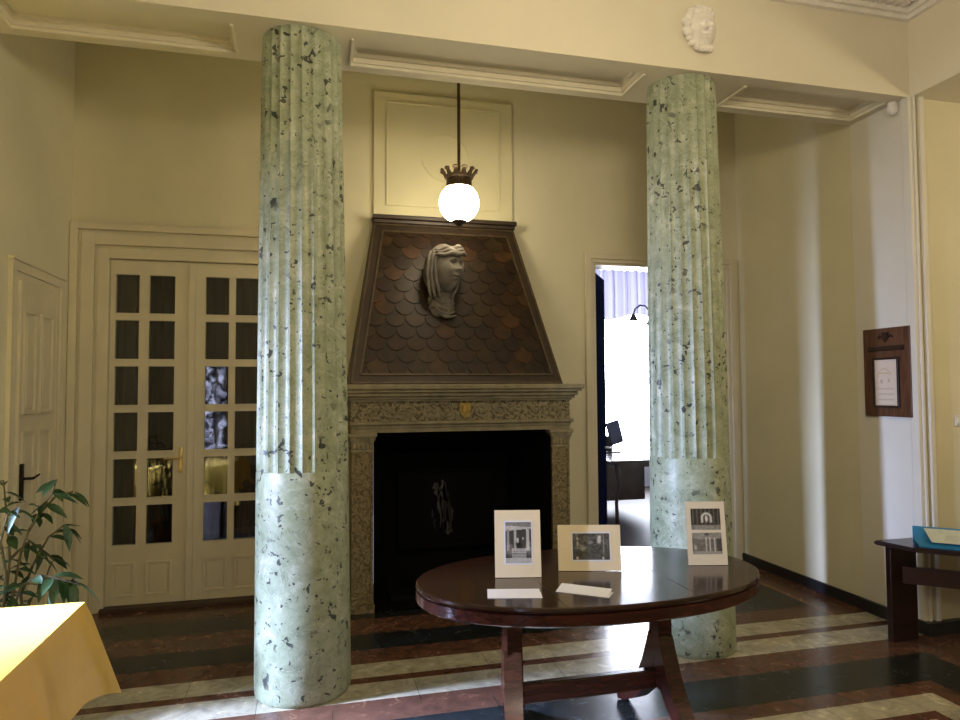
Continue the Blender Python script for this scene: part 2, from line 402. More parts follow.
# ------------------------------------------------------------------ shell
struct('floor', MB().box(-8.2, XF + .2, YR - .2, D + .2, -0.1, 0), FLOOR)
struct('floor_back_room', MB().box(1.0, 7.2, D + .2, 10.2, -0.1, 0), PARQ)
struct('ceiling', MB().box(-8.2, XF + .2, YR - .2, D + .2, ZC, ZC + .1), CREAM)
struct('ceiling_alcove', MB().box(XL, XR, BB, D, 4.20, 4.28), WALL)
struct('ceiling_back_room', MB().box(1.0, 7.2, D + .2, 10.2, 4.0, 4.1), BACKW)
DX0, DX1, DZ = 2.415, 3.74, 2.71       # doorway to the back room
FX0, FX1, FZ = -1.445, -0.305, 2.58    # french door opening
HX0, HX1, HZ = 0.46, 1.78, 1.28        # fireplace hole
w = MB()
w.box(XL - .2, FX0, D, D + .2, 0, ZC); w.box(FX0, FX1, D, D + .2, FZ, ZC)
w.box(FX1, HX0, D, D + .2, 0, ZC); w.box(HX0, HX1, D, D + .2, HZ, ZC); w.box(HX1, DX0, D, D + .2, 0, ZC)
w.box(DX0, DX1, D, D + .2, DZ, ZC); w.box(DX1, XR + .2, D, D + .2, 0, ZC)
struct('wall_back', w, WALL)
struct('wall_left', MB().box(XL - .2, XL, BF, D, 0, ZC), WALL)
struct('wall_left_front', MB().box(XM - .2, XL - .2, BF, BF + .2, 0, ZC), WALL)
struct('wall_right', MB().box(XR, XR + .2, BF + .2, D, 0, ZC), WALL)
struct('wall_recess_back', MB().box(XR, XF + .2, BF, BF + .2, 0, ZC), WALL)
struct('wall_recess_side', MB().box(XF, XF + .2, YR, BF, 0, ZC), WALL)
# main room, left wall with an added high window; wall behind the camera with its window
WY0, WY1, WZ1 = 1.99, 2.54, 2.08          # open doorway to a side lobby
KY0, KY1, KZ0, KZ1 = 2.72, 3.32, 2.30, 3.0   # high window added to light the clothed table
w = MB(); w.box(XM - .2, XM, YR, WY0, 0, ZC); w.box(XM - .2, XM, WY1, KY0, 0, ZC); w.box(XM - .2, XM, WY0, WY1, WZ1, ZC)
w.box(XM - .2, XM, KY0, KY1, 0, KZ0); w.box(XM - .2, XM, KY0, KY1, KZ1, ZC); w.box(XM - .2, XM, KY1, BF, 0, ZC)
struct('wall_left_main', w, WALL)
VX0, VX1, VZ0, VZ1 = -2.35, -1.7, 0.1, 2.2
w = MB(); w.box(XM, VX0, YR - .2, YR, 0, ZC); w.box(VX1, XF, YR - .2, YR, 0, ZC); w.box(VX0, VX1, YR - .2, YR, 0, VZ0); w.box(VX0, VX1, YR - .2, YR, VZ1, ZC)
struct('wall_front', w, WALL)
# the lobby: its far wall has a tall window that sends daylight through the doorway
QX, QY0, QY1, QZ0, QZ1 = -7.7, 1.29, 1.75, 1.35, 2.75
w = MB(); w.box(QX, XM - .2, .5, .6, 0, ZC); w.box(QX, XM - .2, 3.3, 3.4, 0, ZC)
struct('wall_lobby_sides', w, WALL)
w = MB(); w.box(QX - .2, QX, .5, QY0, 0, ZC); w.box(QX - .2, QX, QY1, 3.4, 0, ZC); w.box(QX - .2, QX, QY0, QY1, 0, QZ0); w.box(QX - .2, QX, QY0, QY1, QZ1, ZC)
struct('wall_lobby_far', w, WALL)
win = empty_struct('window_2', (QX - .15, (QY0 + QY1) / 2, QZ0))
MB().box(QX - .17, QX - .16, QY0, QY1, QZ0, QZ1).build('pane', SIDEGLOW, win)
f = MB()
for y in (QY0, QY1 - .03): f.box(QX - .15, QX - .09, y, y + .03, QZ0, QZ1)
for z in (QZ0, QZ1 - .03): f.box(QX - .15, QX - .09, QY0 + .03, QY1 - .03, z, z + .03)
f.build('frame', TRIM, win)
win = empty_struct('added_window_4', (XM - .15, (KY0 + KY1) / 2, KZ0))  # added window, only there to brighten the cloth
MB().box(XM - .17, XM - .16, KY0, KY1, KZ0, KZ1).build('pane', SIDEGLOW, win)
f = MB()
for y in (KY0, KY1 - .03): f.box(XM - .15, XM - .1, y, y + .03, KZ0, KZ1)
for z in (KZ0, KZ1 - .03): f.box(XM - .15, XM - .1, KY0 + .03, KY1 - .03, z, z + .03)
f.build('frame', TRIM, win)
win = empty_struct('window_3', ((VX0 + VX1) / 2, YR - .15, VZ0))
MB().box(VX0, VX1, YR - .17, YR - .16, VZ0, VZ1).build('pane', REARGLOW, win)
MB().frame_y(VX0, VX1, VZ0, VZ1, .05, YR - .15, YR - .09).box(-1.93, -1.87, YR - .15, YR - .09, VZ0 + .05, VZ1 - .05).build('frame', TRIM, win)

# back room shell and its bright window
w = MB(); w.box(0.8, 1.0, D + .2, 10.2, 0, 4.0); w.box(7.2, 7.4, D + .2, 10.2, 0, 4.0)
struct('wall_back_room_sides', w, BACKW)
GX0, GX1, GZ0, GZ1 = 3.9, 6.9, 0.55, 3.72
w = MB(); w.box(1.0, GX0, 10.0, 10.2, 0, 4.0); w.box(GX1, 7.2, 10.0, 10.2, 0, 4.0); w.box(GX0, GX1, 10.0, 10.2, 0, GZ0); w.box(GX0, GX1, 10.0, 10.2, GZ1, 4.0)
struct('wall_back_room_far', w, BACKW)
win = empty_struct('window_1', ((GX0 + GX1) / 2, 10.1, GZ0))
MB().box(GX0, GX1, 10.16, 10.17, GZ0, GZ1).build('pane', SKYGLOW, win)
f = MB().frame_y(GX0, GX1, GZ0, GZ1, .06, 10.08, 10.14)
f.build('frame', TRIM, win)
# sheer valance hanging in the window's upper part
v = MB(); rings = []
N = 120
for i in range(N + 1):
    x = GX0 - .1 + (GX1 - GX0 + .2) * i / N
    y = 9.85 + 0.03 * math.sin(i * 1.25) + 0.012 * math.sin(i * 2.9)
    rings.append([(x, y, 3.50), (x, y - .015, 3.1), (x, y - .01, 2.74 + 0.05 * math.sin(i * 0.16))])
v.loft(rings, False, False, closed=False)
va = v.build('sheer_valance', sheer('sheer_lilac', (0.075, 0.071, 0.10), 0.0), None, True, origin=True)
tag(va, 'lilac sheer valance across the top of the bright far window', 'curtain')

# ------------------------------------------------------------------ beams with coffered undersides
b = MB(); b.box(XL, XR, BF, BB, ZB + .06, ZC)
panels = [(-1.55, -0.42), (0.22, 1.98), (2.70, 3.78)]
# flat borders of the underside around three sunk panels
ym0, ym1 = BF + .11, BB - .09
b.box(XL, XR, BF, ym0, ZB, ZB + .06); b.box(XL, XR, ym1, BB, ZB, ZB + .06)
xs = [XL] + [v for p in panels for v in p] + [XR]
for i in range(0, len(xs), 2): b.box(xs[i], xs[i + 1], ym0, ym1, ZB, ZB + .06)
struct('trim_1', b, CREAM)
mo = MB()
for (x0, x1) in panels:
    for k, (w_, z_) in enumerate(((.012, ZB + .010), (.032, ZB + .038))):
        mo.box(x0, x1, ym1 - w_, ym1, z_, ZB + .06); mo.box(x0, x1, ym0, ym0 + w_, z_, ZB + .06)
        mo.box(x0, x0 + w_, ym0 + w_, ym1 - w_, z_, ZB + .06); mo.box(x1 - w_, x1, ym0 + w_, ym1 - w_, z_, ZB + .06)
    mo.box(x0 - .012, x1 + .012, ym1 - .004, ym1 + .012, ZB - .010, ZB + .004, .003)
    mo.box(x0 - .012, x0 + .004, ym0, ym1 - .004, ZB - .010, ZB + .004, .003); mo.box(x1 - .004, x1 + .012, ym0, ym1 - .004, ZB - .010, ZB + .004, .003)
struct('trim_2', mo, CREAM)
struct('trim_3', MB().box(XR, XR + .5, YR, BF, ZB, ZC), CREAM)
# cornice under the main ceiling, along both beams
def cornice(dirx):
    m = MB()
    lay = [(4.045, 4.075, .03), (4.075, 4.105, .055), (4.105, 4.20, .045), (4.20, 4.23, .13), (4.23, 4.30, .17), (4.30, 4.40, .24)]
    for z0, z1, p in lay:
        if dirx: m.box(XL, XR - p, BF - p, BF, z0, z1)
        else: m.box(XR - p, XR, YR, BF, z0, z1)
    if dirx:
        x = 1.6
        while x < XR - .09:
            m.box(x, x + .035, BF - .10, BF - .045, 4.112, 4.195); x += .062
    else:
        y = BF - .12
        while y > 1.8:
            m.box(XR - .10, XR - .045, y - .035, y, 4.112, 4.195); y -= .062
    return m
struct('trim_4', cornice(True), STUCCO)
struct('trim_5', cornice(False), STUCCO)
# pilaster carrying the beam on the right wall, and the casing strip round its corner
p = MB(); p.box(XR - .014, XR, BF, BB, 0.085, ZB)
struct('trim_6', p, PILW)
p = MB(); p.box(XR - .03, XR, BF - .012, BF + .05, 0.085, ZB, .006); p.box(XR, XR + .02, BF - .022, BF, .085, ZB, .004); p.box(XR + .045, XR + .085, BF - .03, BF, .085, ZB, .006)
struct('trim_7', p, PILW)
# skirtings
struct('baseboard_right', MB().box(XR - .02, XR, BB, D, 0, .082, .004).box(XR - .04, XR, BF, BB, 0, .085, .004), BASEB)
struct('baseboard_recess', MB().box(XR - .04, XF, BF - .045, BF, 0, .085, .004), BASEB)
struct('baseboard_back', MB().box(FX1 + .26, 0.25, D - .02, D, 0, .082, .004).box(1.98, 2.33, D - .02, D, 0, .082, .004), BASEB)
struct('baseboard_left', MB().box(XL, XL + .02, BF, 4.36, 0, .082, .004), BASEB)

# ------------------------------------------------------------------ french door (door_1)
d1 = empty_struct('door_1', ((FX0 + FX1) / 2, D, 0))
c = MB()
def casing(c, x0, x1, zt, wd, steps, y):
    # stepped casing round an opening x0..x1, height zt
    for (a, b2, pr) in steps:
        c.box(x0 - b2 * wd, x0 - a * wd, y - pr, y, 0, zt + b2 * wd, .003, 1)
        c.box(x1 + a * wd, x1 + b2 * wd, y - pr, y, 0, zt + b2 * wd, .003, 1)
        c.box(x0 - a * wd, x1 + a * wd, y - pr, y, zt + a * wd, zt + b2 * wd, .003, 1)
casing(c, FX0, FX1, FZ, .257, [(0, .30, .030), (.30, .38, .018), (.38, .72, .042), (.72, .80, .028), (.80, 1.0, .055)], D)
c.build('frame', TRIM, d1)
cu = MB(); rings = []
for i in range(81):
    x = FX0 + .01 + (FX1 - FX0 - .02) * i / 80
    rings.append([(x, D + .155 + .022 * math.sin(i * .95) + .01 * math.sin(i * 2.3), .04), (x, D + .155 + .018 * math.sin(i * .95), 2.56)])
cu.loft(rings, False, False, closed=False)
cu.build('curtain', CURT, d1, True)
MB().box(FX0, FX1, D + .185, D + .195, 0, FZ).build('backing', CURT, d1)
MB().box(FX0 - .02, FX1 + .02, D - .07, D + .05, 0, .032, .004).build('threshold', THRESH, d1)
PZ0, PZ1, PH, BAR = .468, 2.468, .287, .0556
def french_leaf(x0, x1, cols):
    m = MB(); y0, y1 = D + .006, D + .05
    m.box(x0, cols[0][0], y0, y1, .035, FZ - .005); m.box(cols[1][1], x1, y0, y1, .035, FZ - .005)
    m.box(cols[0][1], cols[1][0], y0, y1, PZ0, PZ1)
    m.box(cols[0][0], cols[1][1], y0, y1, PZ1, FZ - .005); m.box(cols[0][0], cols[1][1], y0, y1, .035, PZ0)
    for r in range(1, 6):
        z = PZ0 + r * (PH + BAR) - BAR
        for a, b2 in cols: m.box(a, b2, y0 + .004, y1, z, z + BAR)
    for a, b2 in cols:                                   # glazing beads
        for r in range(6):
            z = PZ0 + r * (PH + BAR)
            m.frame_y(a - .012, b2 + .012, z - .012, z + PH + .012, .010, y0 - .004, y0 + .004)
        m.frame_y(a, b2, .095, .345, .018, y0 - .012, y0 + .002, .003)
        m.box(a + .03, b2 - .03, y0 - .006, y0 + .002, .125, .315, .003)
    lf = m.build('leaf', TRIM, d1)
    g = MB()
    for a, b2 in cols:
        for r in range(6):
            z = PZ0 + r * (PH + BAR)
            g.face([(a - .002, D + .022, z - .002), (b2 + .002, D + .022, z - .002), (b2 + .002, D + .022, z + PH + .002), (a - .002, D + .022, z + PH + .002)])
    g.build('glass', GLASS, lf)
    return lf
lf = french_leaf(-1.442, -.878, [(-1.405, -1.245), (-1.176, -.998)])
french_leaf(-.874, -.308, [(-.781, -.612), (-.564, -.395)])
m = MB(); m.box(-.900, -.852, D - .012, D + .012, .04, FZ - .02, .005)
m.build('astragal', TRIM, d1)
h = MB(); h.box(-.958, -.930, D + .0, D + .012, .985, 1.175, .004)
h.tube([(-.944, D + .005, 1.10), (-.944, D - .045, 1.10), (-.96, D - .052, 1.10), (-1.05, D - .05, 1.098)], [.009, .009, .009, .007], 10)
h.tube([(-.944, D + .002, 1.03), (-.944, D - .006, 1.03)], .012, 10)
h.build('handle', BRASS, d1, True)

# ------------------------------------------------------------------ panelled door in the left wall (door_2)
d2 = empty_struct('door_2', (XL, 4.88, 0))
y0, y1, zt = 4.525, 5.16, 2.27
c = MB()
for (a, b2, pr) in [(0, .45, .014), (.45, 1.0, .024)]:
    wd = .105
    c.box(XL, XL + pr, y0 - b2 * wd, y0 - a * wd, 0, zt + b2 * wd); c.box(XL, XL + pr, y1 + a * wd, y1 + b2 * wd, 0, zt + b2 * wd)
    c.box(XL, XL + pr, y0 - a * wd, y1 + a * wd, zt + a * wd, zt + b2 * wd)
c.box(XL, XL + .034, y0 - .115, y1 + .115, zt + .105, zt + .122, .004)
c.build('frame', TRIM, d2)
m = MB(); m.box(XL, XL + .012, y0, y1, .01, zt)
m.box(XL, XL + .03, y0, y0 + .025, .01, zt, .004)
for (a, b2) in ((4.61, 4.80), (4.87, 5.08)):
    for (za, zb) in ((.16, .62), (.74, 1.36), (1.46, 2.10)):
        m.box(XL + .008, XL + .026, a, b2, zb - .02, zb, .003); m.box(XL + .008, XL + .026, a, b2, za, za + .02, .003)
        m.box(XL + .008, XL + .026, a, a + .02, za + .02, zb - .02, .003); m.box(XL + .008, XL + .026, b2 - .02, b2, za + .02, zb - .02, .003)
        m.box(XL + .008, XL + .02, a + .045, b2 - .045, za + .045, zb - .045, .004)
m.build('leaf', TRIM, d2)
h = MB(); h.box(XL + .012, XL + .03, 4.600, 4.632, .945, 1.165, .004)
h.tube([(XL + .025, 4.616, 1.075), (XL + .07, 4.616, 1.075), (XL + .078, 4.63, 1.075), (XL + .075, 4.73, 1.085)], [.009, .009, .009, .007], 10)
h.build('handle', DARKMET, d2, True)

# ------------------------------------------------------------------ double door to the back room (door_3)
d3 = empty_struct('door_3', ((DX0 + DX1) / 2, D, 0))
c = MB(); casing(c, DX0, DX1, DZ, .088, [(0, .35, .02), (.35, 1, .035)], D)
for x in (DX0, DX1 - .02): c.box(x, x + .02, D, D + .2, 0, DZ)
c.box(DX0 + .02, DX1 - .02, D, D + .2, DZ - .02, DZ)
c.build('frame', TRIM, d3)
def panel_leaf(L, m):
    m.box(0, L, -.02, .02, .01, DZ - .03)
    for (za, zb) in ((.15, .9), (1.05, 1.9), (2.0, 2.55)):
        for s in (-.026, .012): m.frame_y(.1, L - .1, za, zb, .02, s, s + .014)
    return m
m = panel_leaf(.655, MB())
m.bm.transform(Matrix.Translation((DX0 + .665 + .0, D + .10, 0)))
rl = m.build('leaf', TRIM, d3)
hm = MB().tube([(3.70, D + .08, .5), (3.70, D + .08, .6)], .01).tube([(3.715, D + .06, 2.1), (3.715, D + .06, 2.22)], .01)
hm.build('hinge', BRASS, rl, True)
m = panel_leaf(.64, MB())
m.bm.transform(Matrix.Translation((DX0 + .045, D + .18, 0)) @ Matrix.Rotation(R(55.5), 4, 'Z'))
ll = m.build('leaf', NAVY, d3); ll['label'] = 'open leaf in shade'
cx, cy = DX0 + .045 + .57 * math.cos(R(55.5)), D + .18 + .57 * math.sin(R(55.5))
h = MB().tube([(cx, cy, 1.02), (cx + .05, cy - .04, 1.02), (cx + .10, cy - .01, 1.02)], .009).tube([(cx, cy, 1.02), (cx - .05, cy + .04, 1.02)], .009)
h.build('handle', PAPER, ll, True)

# ------------------------------------------------------------------ chimney breast panel above the hood
m = MB(); OX0, OX1, OZ0, OZ1 = .487, 1.668, 3.00, 4.045
m.box(OX0, OX1, D - .03, D, OZ0, OZ1, .006)
m.frame_y(OX0 + .10, OX1 - .11, OZ0 + .10, OZ1 - .075, .016, D - .042, D - .03, .003)
ring = []
for i in range(64):
    a = 2 * PI * i / 64; cx, cz = 1.085, 3.53
    ring.append([(cx + rr * math.cos(a), D - yy, cz + rr * math.sin(a)) for rr, yy in ((.195, .029), (.193, .041), (.204, .041), (.203, .029))])
ring.append(ring[0]); m.loft(ring, False, False)
struct('trim_8', m, plain('panel_paint', (0.70, 0.65, 0.42), 0.6, var=0.04, scale=3))

# ------------------------------------------------------------------ fireplace
YF = 4.92                              # front plane of the stone surround
FC = 1.125
fp = thing('fireplace', (FC, 5.2, 0), 'carved stone fireplace with a tall brown scale-clad hood', 'fireplace')
SX0, SX1 = .284, 1.965                 # outer width of the surround
m = MB()
m.box(SX0 - .075, SX1 + .085, YF - .11, D - .005, 1.60, 1.637, .006)
m.box(SX0 - .06, SX1 + .07, YF - .09, D - .005, 1.578, 1.60, .004)
m.box(SX0 - .04, SX1 + .05, YF - .065, D - .005, 1.548, 1.578, .008)
m.box(SX0 - .02, SX1 + .03, YF - .04, D - .005, 1.528, 1.548, .004)
m.box(SX0 - .005, SX1 + .012, YF - .02, D - .005, 1.512, 1.528)
m.build('mantel_shelf', STONE, fp)
m = MB(); m.box(SX0, SX1, YF + .008, D - .005, 1.366, 1.512)
m.box(SX0, SX0 + .03, YF, YF + .01, 1.366, 1.512); m.box(SX1 - .03, SX1, YF, YF + .01, 1.366, 1.512)
fr = m.build('frieze', CARVED, fp)
random.seed(3)
for sgn in (-1, 1):      # scrolling relief on the frieze
    m = MB()
    for k in range(5):
        cx = FC + sgn * (.13 + k * .145); cz = 1.44
        pts = []; rad = []
        for i in range(22):
            a = i * .42 + (PI if k % 2 else 0); rr = .058 - .0022 * i
            pts.append((cx + sgn * rr * math.cos(a), YF + .006, cz + rr * .92 * math.sin(a) * (1 if k % 2 else -1))); rad.append(.0085 - .0002 * i)
        m.tube(pts, rad, 6)
        m.sphere((cx, YF + .006, cz), .017, .01, .017, 10, 6)
    m.build('scrollwork', STONE, fr, True)
m = MB(); m.loft([[(FC - .04, YF - s, 1.495), (FC + .04, YF - s, 1.495), (FC + .045, YF - s, 1.46), (FC + .03, YF - s, 1.41), (FC, YF - s, 1.385), (FC - .03, YF - s, 1.41), (FC - .045, YF - s, 1.46)] for s in (-.008, .012)])
m.sphere((FC, YF - .012, 1.445), .028, .012, .034, 12, 8)
o = m.build('crest', GOLD, fr, True); o['label'] = 'gilded shield crest'
m = MB(); m.box(SX0 - .012, SX1 + .022, YF - .035, D - .005, 1.342, 1.366, .006); m.box(SX0, SX1 + .006, YF - .012, D - .005, 1.318, 1.342, .004)
m.box(SX0, SX1, YF + .0, D - .005, 1.285, 1.318)
m.build('architrave', STONE, fp)
for (a, b2) in ((SX0, .447), (1.812, SX1)):
    m = MB(); m.box(a + .005, b2 - .005, YF + .012, YF + .30, .0, 1.16)
    m.frame_y(a + .005, b2 - .005, .10, 1.155, .016, YF + .002, YF + .014)
    m.box(a - .006, b2 + .006, YF - .012, YF + .30, .0, .055, .004); m.box(a, b2, YF - .004, YF + .30, .055, .085, .008)
    pl = m.build('pilaster', CARVEDP, fp)
    m = MB(); xc = (a + b2) / 2; hw = (b2 - a) / 2
    m.box(a - .022, b2 + .022, YF - .028, YF + .30, 1.258, 1.285, .005)
    m.loft([[(xc - s * hw, YF + .012 - (s - .9) * .12, z), (xc + s * hw, YF + .012 - (s - .9) * .12, z), (xc + s * hw, YF + .3, z), (xc - s * hw, YF + .3, z)] for s, z in ((.93, 1.155), (.96, 1.19), (1.04, 1.23), (1.18, 1.258))])
    m.box(a - .002, b2 + .002, YF + .0, YF + .30, 1.148, 1.162, .004)
    for s in (-1, 1):
        sp = [(xc + s * (hw - .012 + .016 * math.cos(i * .5) * (1 - i / 22)), YF - .016, 1.232 + .022 * math.sin(i * .5) * (1 - i / 22)) for i in range(18)]
        m.tube(sp, .007, 6)
    for k in range(5):
        x = a + .02 + k * (b2 - a - .04) / 4; m.sphere((x, YF + .004, 1.19), .014, .012, .026, 8, 6)
    m.build('capital', STONE, pl, True)
# firebox: dark splayed lining, back plate with a pale soot streak
m = MB()
oz = 1.285; o0, o1 = .447, 1.812; i0, i1, iz, yb = .60, 1.66, 1.06, D + .17
m.face([(o0, YF + .02, 0), (o0, YF + .02, oz), (i0, yb, iz), (i0, yb, 0)])
m.face([(o1, YF + .02, 0), (i1, yb, 0), (i1, yb, iz), (o1, YF + .02, oz)])
m.face([(o0, YF + .02, oz), (o1, YF + .02, oz), (i1, yb, iz), (i0, yb, iz)])
m.face([(i0, yb, 0), (i0, yb, iz), (i1, yb, iz), (i1, yb, 0)])
m.face([(o0, YF, .012), (o1, YF, .012), (i1, yb, .012), (i0, yb, .012)])
m.build('firebox', FIREB, fp)
def soot(name):
    mm, nt, bb = new_mat(name); L = nt.links
    tc = nn(nt, 'ShaderNodeTexCoord'); mp = nn(nt, 'ShaderNodeMapping'); mp.inputs['Scale'].default_value = (7, 1, 1.6)
    L.new(tc.outputs['Object'], mp.inputs['Vector'])
    n = nn(nt, 'ShaderNodeTexNoise'); n.inputs['Scale'].default_value = 1.6; n.inputs['Detail'].default_value = 6; n.inputs['Distortion'].default_value = 0.7; L.new(mp.outputs[0], n.inputs['Vector'])
    r = ramp(nt, [(0.42, (0.006, 0.006, 0.006)), (0.56, (0.06, 0.06, 0.062)), (0.70, (0.28, 0.28, 0.28))]); L.new(n.outputs['Fac'], r.inputs['Fac']); L.new(r.outputs['Color'], bb.inputs['Base Color']); bb.inputs['Roughness'].default_value = 0.8
    return mm
m = MB().box(.72, 1.52, yb - .06, yb - .03, .30, .92, .01); m.frame_y(.70, 1.54, .28, .94, .03, yb - .075, yb - .03, .006)
o = m.build('fireback', FIREB, fp); o['label'] = 'sooty iron fireback'
streak = MB(); random.seed(21)
for (xa, za, zb, w0) in ((1.085, .80, .40, .030), (1.04, .76, .44, .016), (1.13, .70, .40, .022), (.99, .60, .42, .012), (1.08, .84, .66, .05), (1.02, .82, .70, .04), (1.10, .50, .385, .04)):
    L_, R_ = [], []
    for i in range(9):
        z = za + (zb - za) * i / 8; ww = w0 * (.35 + .65 * random.random()) * math.sin(PI * (.12 + .8 * i / 8)); x = xa + .010 * random.uniform(-1, 1) + .02 * (i / 8)
        L_.append((x - ww, yb - .062, z)); R_.append((x + ww, yb - .062, z))
    streak.prism(L_ + R_[::-1], (0, .002, 0))
streak.build('ash_streak', soot('ash_streaks'), o)
m = MB().box(.58, 1.70, 5.05, 5.30, .012, .06, .01); m.build('hearth_ledge', FIREB, fp)
# hood
hb = [(.272, YF - .0, 1.637), (1.912, YF - .0, 1.637)]; ht = [(.482, 5.36, 2.935), (1.652, 5.36, 2.935)]
m = MB()
m.loft([[(.272, YF, 1.637), (1.912, YF, 1.637), (1.912, D - .005, 1.637), (.272, D - .005, 1.637)], [(.482, 5.36, 2.935), (1.652, 5.36, 2.935), (1.652, D - .005, 2.935), (.482, D - .005, 2.935)]])
hood = m.build('hood', HOODW, fp)
m = MB(); m.box(.480, 1.660, 5.335, D - .005, 2.935, 2.966, .006); m.box(.474, 1.672, 5.315, D - .005, 2.966, 3.0, .006)
m.build('hood_cornice', HOODW, hood)
S = Vector((0, 5.36 - YF, 2.935 - 1.637)); SL = S.length; sv = S.normalized(); nv = Vector((0, -sv.z, sv.y))   # up-slope and outward
def hp(u, s, off=0.0):
    # u in -1..1 across, s distance up the slope
    t = s / SL; cx = 1.092 + (1.067 - 1.092) * t; hw = .82 + (.585 - .82) * t
    return Vector((cx + u * hw, YF, 1.637)) + sv * s + nv * off
def hpx(x, s, off=0.0): return Vector((x, YF, 1.637)) + sv * s + nv * off
s0, s1, mu0, mu1 = .075, SL - .075, .915, .86
m = MB()
def bar(p, q, wd, off):
    t = (q - p).normalized(); sd = t.cross(nv).normalized() * wd / 2
    m.loft([[p - sd + nv * -.004, p + sd + nv * -.004, p + sd + nv * off, p - sd + nv * off], [q - sd + nv * -.004, q + sd + nv * -.004, q + sd + nv * off, q - sd + nv * off]])
A, B2, C2, D2 = hp(-mu0, s0), hp(mu0, s0), hp(mu1, s1), hp(-mu1, s1)
for p_, q_ in ((A, B2), (B2, C2), (C2, D2), (D2, A)): bar(p_, q_, .014, .012)
for p_, q_ in ((hp(-.985, .012), hp(.985, .012)), (hp(.985, .012), hp(.98, SL - .012)), (hp(.98, SL - .012), hp(-.98, SL - .012)), (hp(-.98, SL - .012), hp(-.985, .012))): bar(p_, q_, .014, .008)
m.build('fillet', HOODL, hood)
m = MB(); bm = m.bm; sw, sh = .152, .098
rows = int((s1 - s0) / sh) + 2
for r in range(rows):
    s = s0 + r * sh
    n = int(2.0 / sw) + 2
    for k in range(-n, n):
        cx = 1.08 + (k + (.5 if r % 2 else 0)) * sw
        outl = []
        for i in range(13):          # round lower lip
            a = PI + PI * i / 12; outl.append((cx + sw * .49 * math.cos(a), s + .07 + .075 * math.sin(a)))
        outl += [(cx + sw * .49, s + .125), (cx, s + .165), (cx - sw * .49, s + .125)]
        lo = [bm.verts.new(hpx(x, q, .003 + .009 * max(0, (s + .13 - q) / .13))) for x, q in outl]
        bs = [bm.verts.new(hpx(x, q, -.002)) for x, q in outl]
        bm.faces.new(lo)
        for i in range(len(lo)):
            j = (i + 1) % len(lo); bm.faces.new((bs[i], bs[j], lo[j], lo[i]))
for p_, q_ in ((A, B2), (B2, C2), (C2, D2), (D2, A)):
    t = (q_ - p_).normalized(); nrm = t.cross(nv).normalized()
    bmesh.ops.bisect_plane(bm, geom=bm.verts[:] + bm.edges[:] + bm.faces[:], plane_co=p_, plane_no=nrm, clear_outer=True)
m.build('scale_cladding', SCALES, hood)

# ------------------------------------------------------------------ carved heads
def g(x, s): return math.exp(-(x / s) ** 2)
def face_fn(nose=.30, cheek=.05, brow=.09, grin=0.0, jaw=.28, sock=.20, lip=.10):
    def fn(d):
        x, y, z = d
        f = max(0.0, -y); ff = min(1.0, f * 1.8)
        w = 1 - jaw * max(0, -z) ** 1.3
        ax = abs(x)
        e = 0.0
        rr = max(0, min(1, (.34 - z) / .44)) if z > -.10 else max(0, 1 - (-.10 - z) / .06)
        e += nose * g(x, .075 + .045 * rr) * rr
        e += nose * .35 * g(ax - .11, .05) * g(z + .07, .05)
        e += brow * g(z - .36 - .06 * (1 - ax * 2), .06) * g(ax - .24, .26)
        e -= sock * g(ax - .27, .15) * g(z - .20, .085)
        e += sock * .55 * g(ax - .27, .085) * g(z - .19, .05)
        e -= sock * .22 * g(ax - .27, .11) * g(z - .195, .012)
        e += cheek * g(ax - .40, .17) * g(z + .10, .18)
        up = grin * ax * ax * 1.6
        e += lip * g(x, .22 + grin * .2) * (g(z + .33 - up, .045) + g(z + .47 - up, .055))
        e -= (lip * .8 + grin * .14) * g(x, .25 + grin * .2) * g(z + .395 - up, .03 + grin * .03)
        e -= .05 * g(ax - .34, .05) * g(z + .28, .16)
        e += .12 * g(x, .2) * g(z + .74, .14)
        return (x * w, y - e * ff, z)
    return fn
# white satyr-like mask on the face of the beam
m = MB(); mc = Vector((2.300, BF - .012, 3.772))
rotm = Matrix.Rotation(R(-12), 3, 'Z') @ Matrix.Rotation(R(10), 3, 'X')
m.sphere(mc, .088, .082, .122, 72, 60, face_fn(.62, .26, .20, .45, .15, .30, .16), rotm)
random.seed(5)
for i in range(13):      # curls of hair round the left side and top
    a = R(60 + i * 13)
    m.sphere((mc.x + .092 * math.cos(a) - .008, BF - .018 - .012 * (i % 2), mc.z + .018 + .118 * math.sin(a)), .024 + .006 * (i % 3), .026, .022, 12, 8)
for i in range(6):       # leafy headdress above the brow
    m.sphere((mc.x - .045 + i * .02, BF - .062 + abs(i - 2.5) * .007, mc.z + .098 + .014 * math.sin(i * 1.9)), .019, .022, .026, 10, 8, None, Matrix.Rotation(R(-30 + i * 12), 3, 'Y'))
for i in range(4): m.sphere((mc.x + .004 + i * .014, BF - .03, mc.z + .135 - .006 * i), .02, .022, .02, 10, 8)
for i in range(4): m.sphere((mc.x - .093 + .010 * i, BF - .018, mc.z + .01 - i * .030), .024, .022, .02, 10, 8)
for i in range(6):       # short beard locks
    m.sphere((mc.x - .045 + i * .019, BF - .052 + abs(i - 2.5) * .006, mc.z - .108 - .012 * math.sin(i * .63)), .013, .018, .022, 10, 8)
o = m.build('mask_relief', STUCCO, None, True, origin=True, angle=60)
tag(o, 'white plaster grinning mask on the beam above the right column', 'mask')
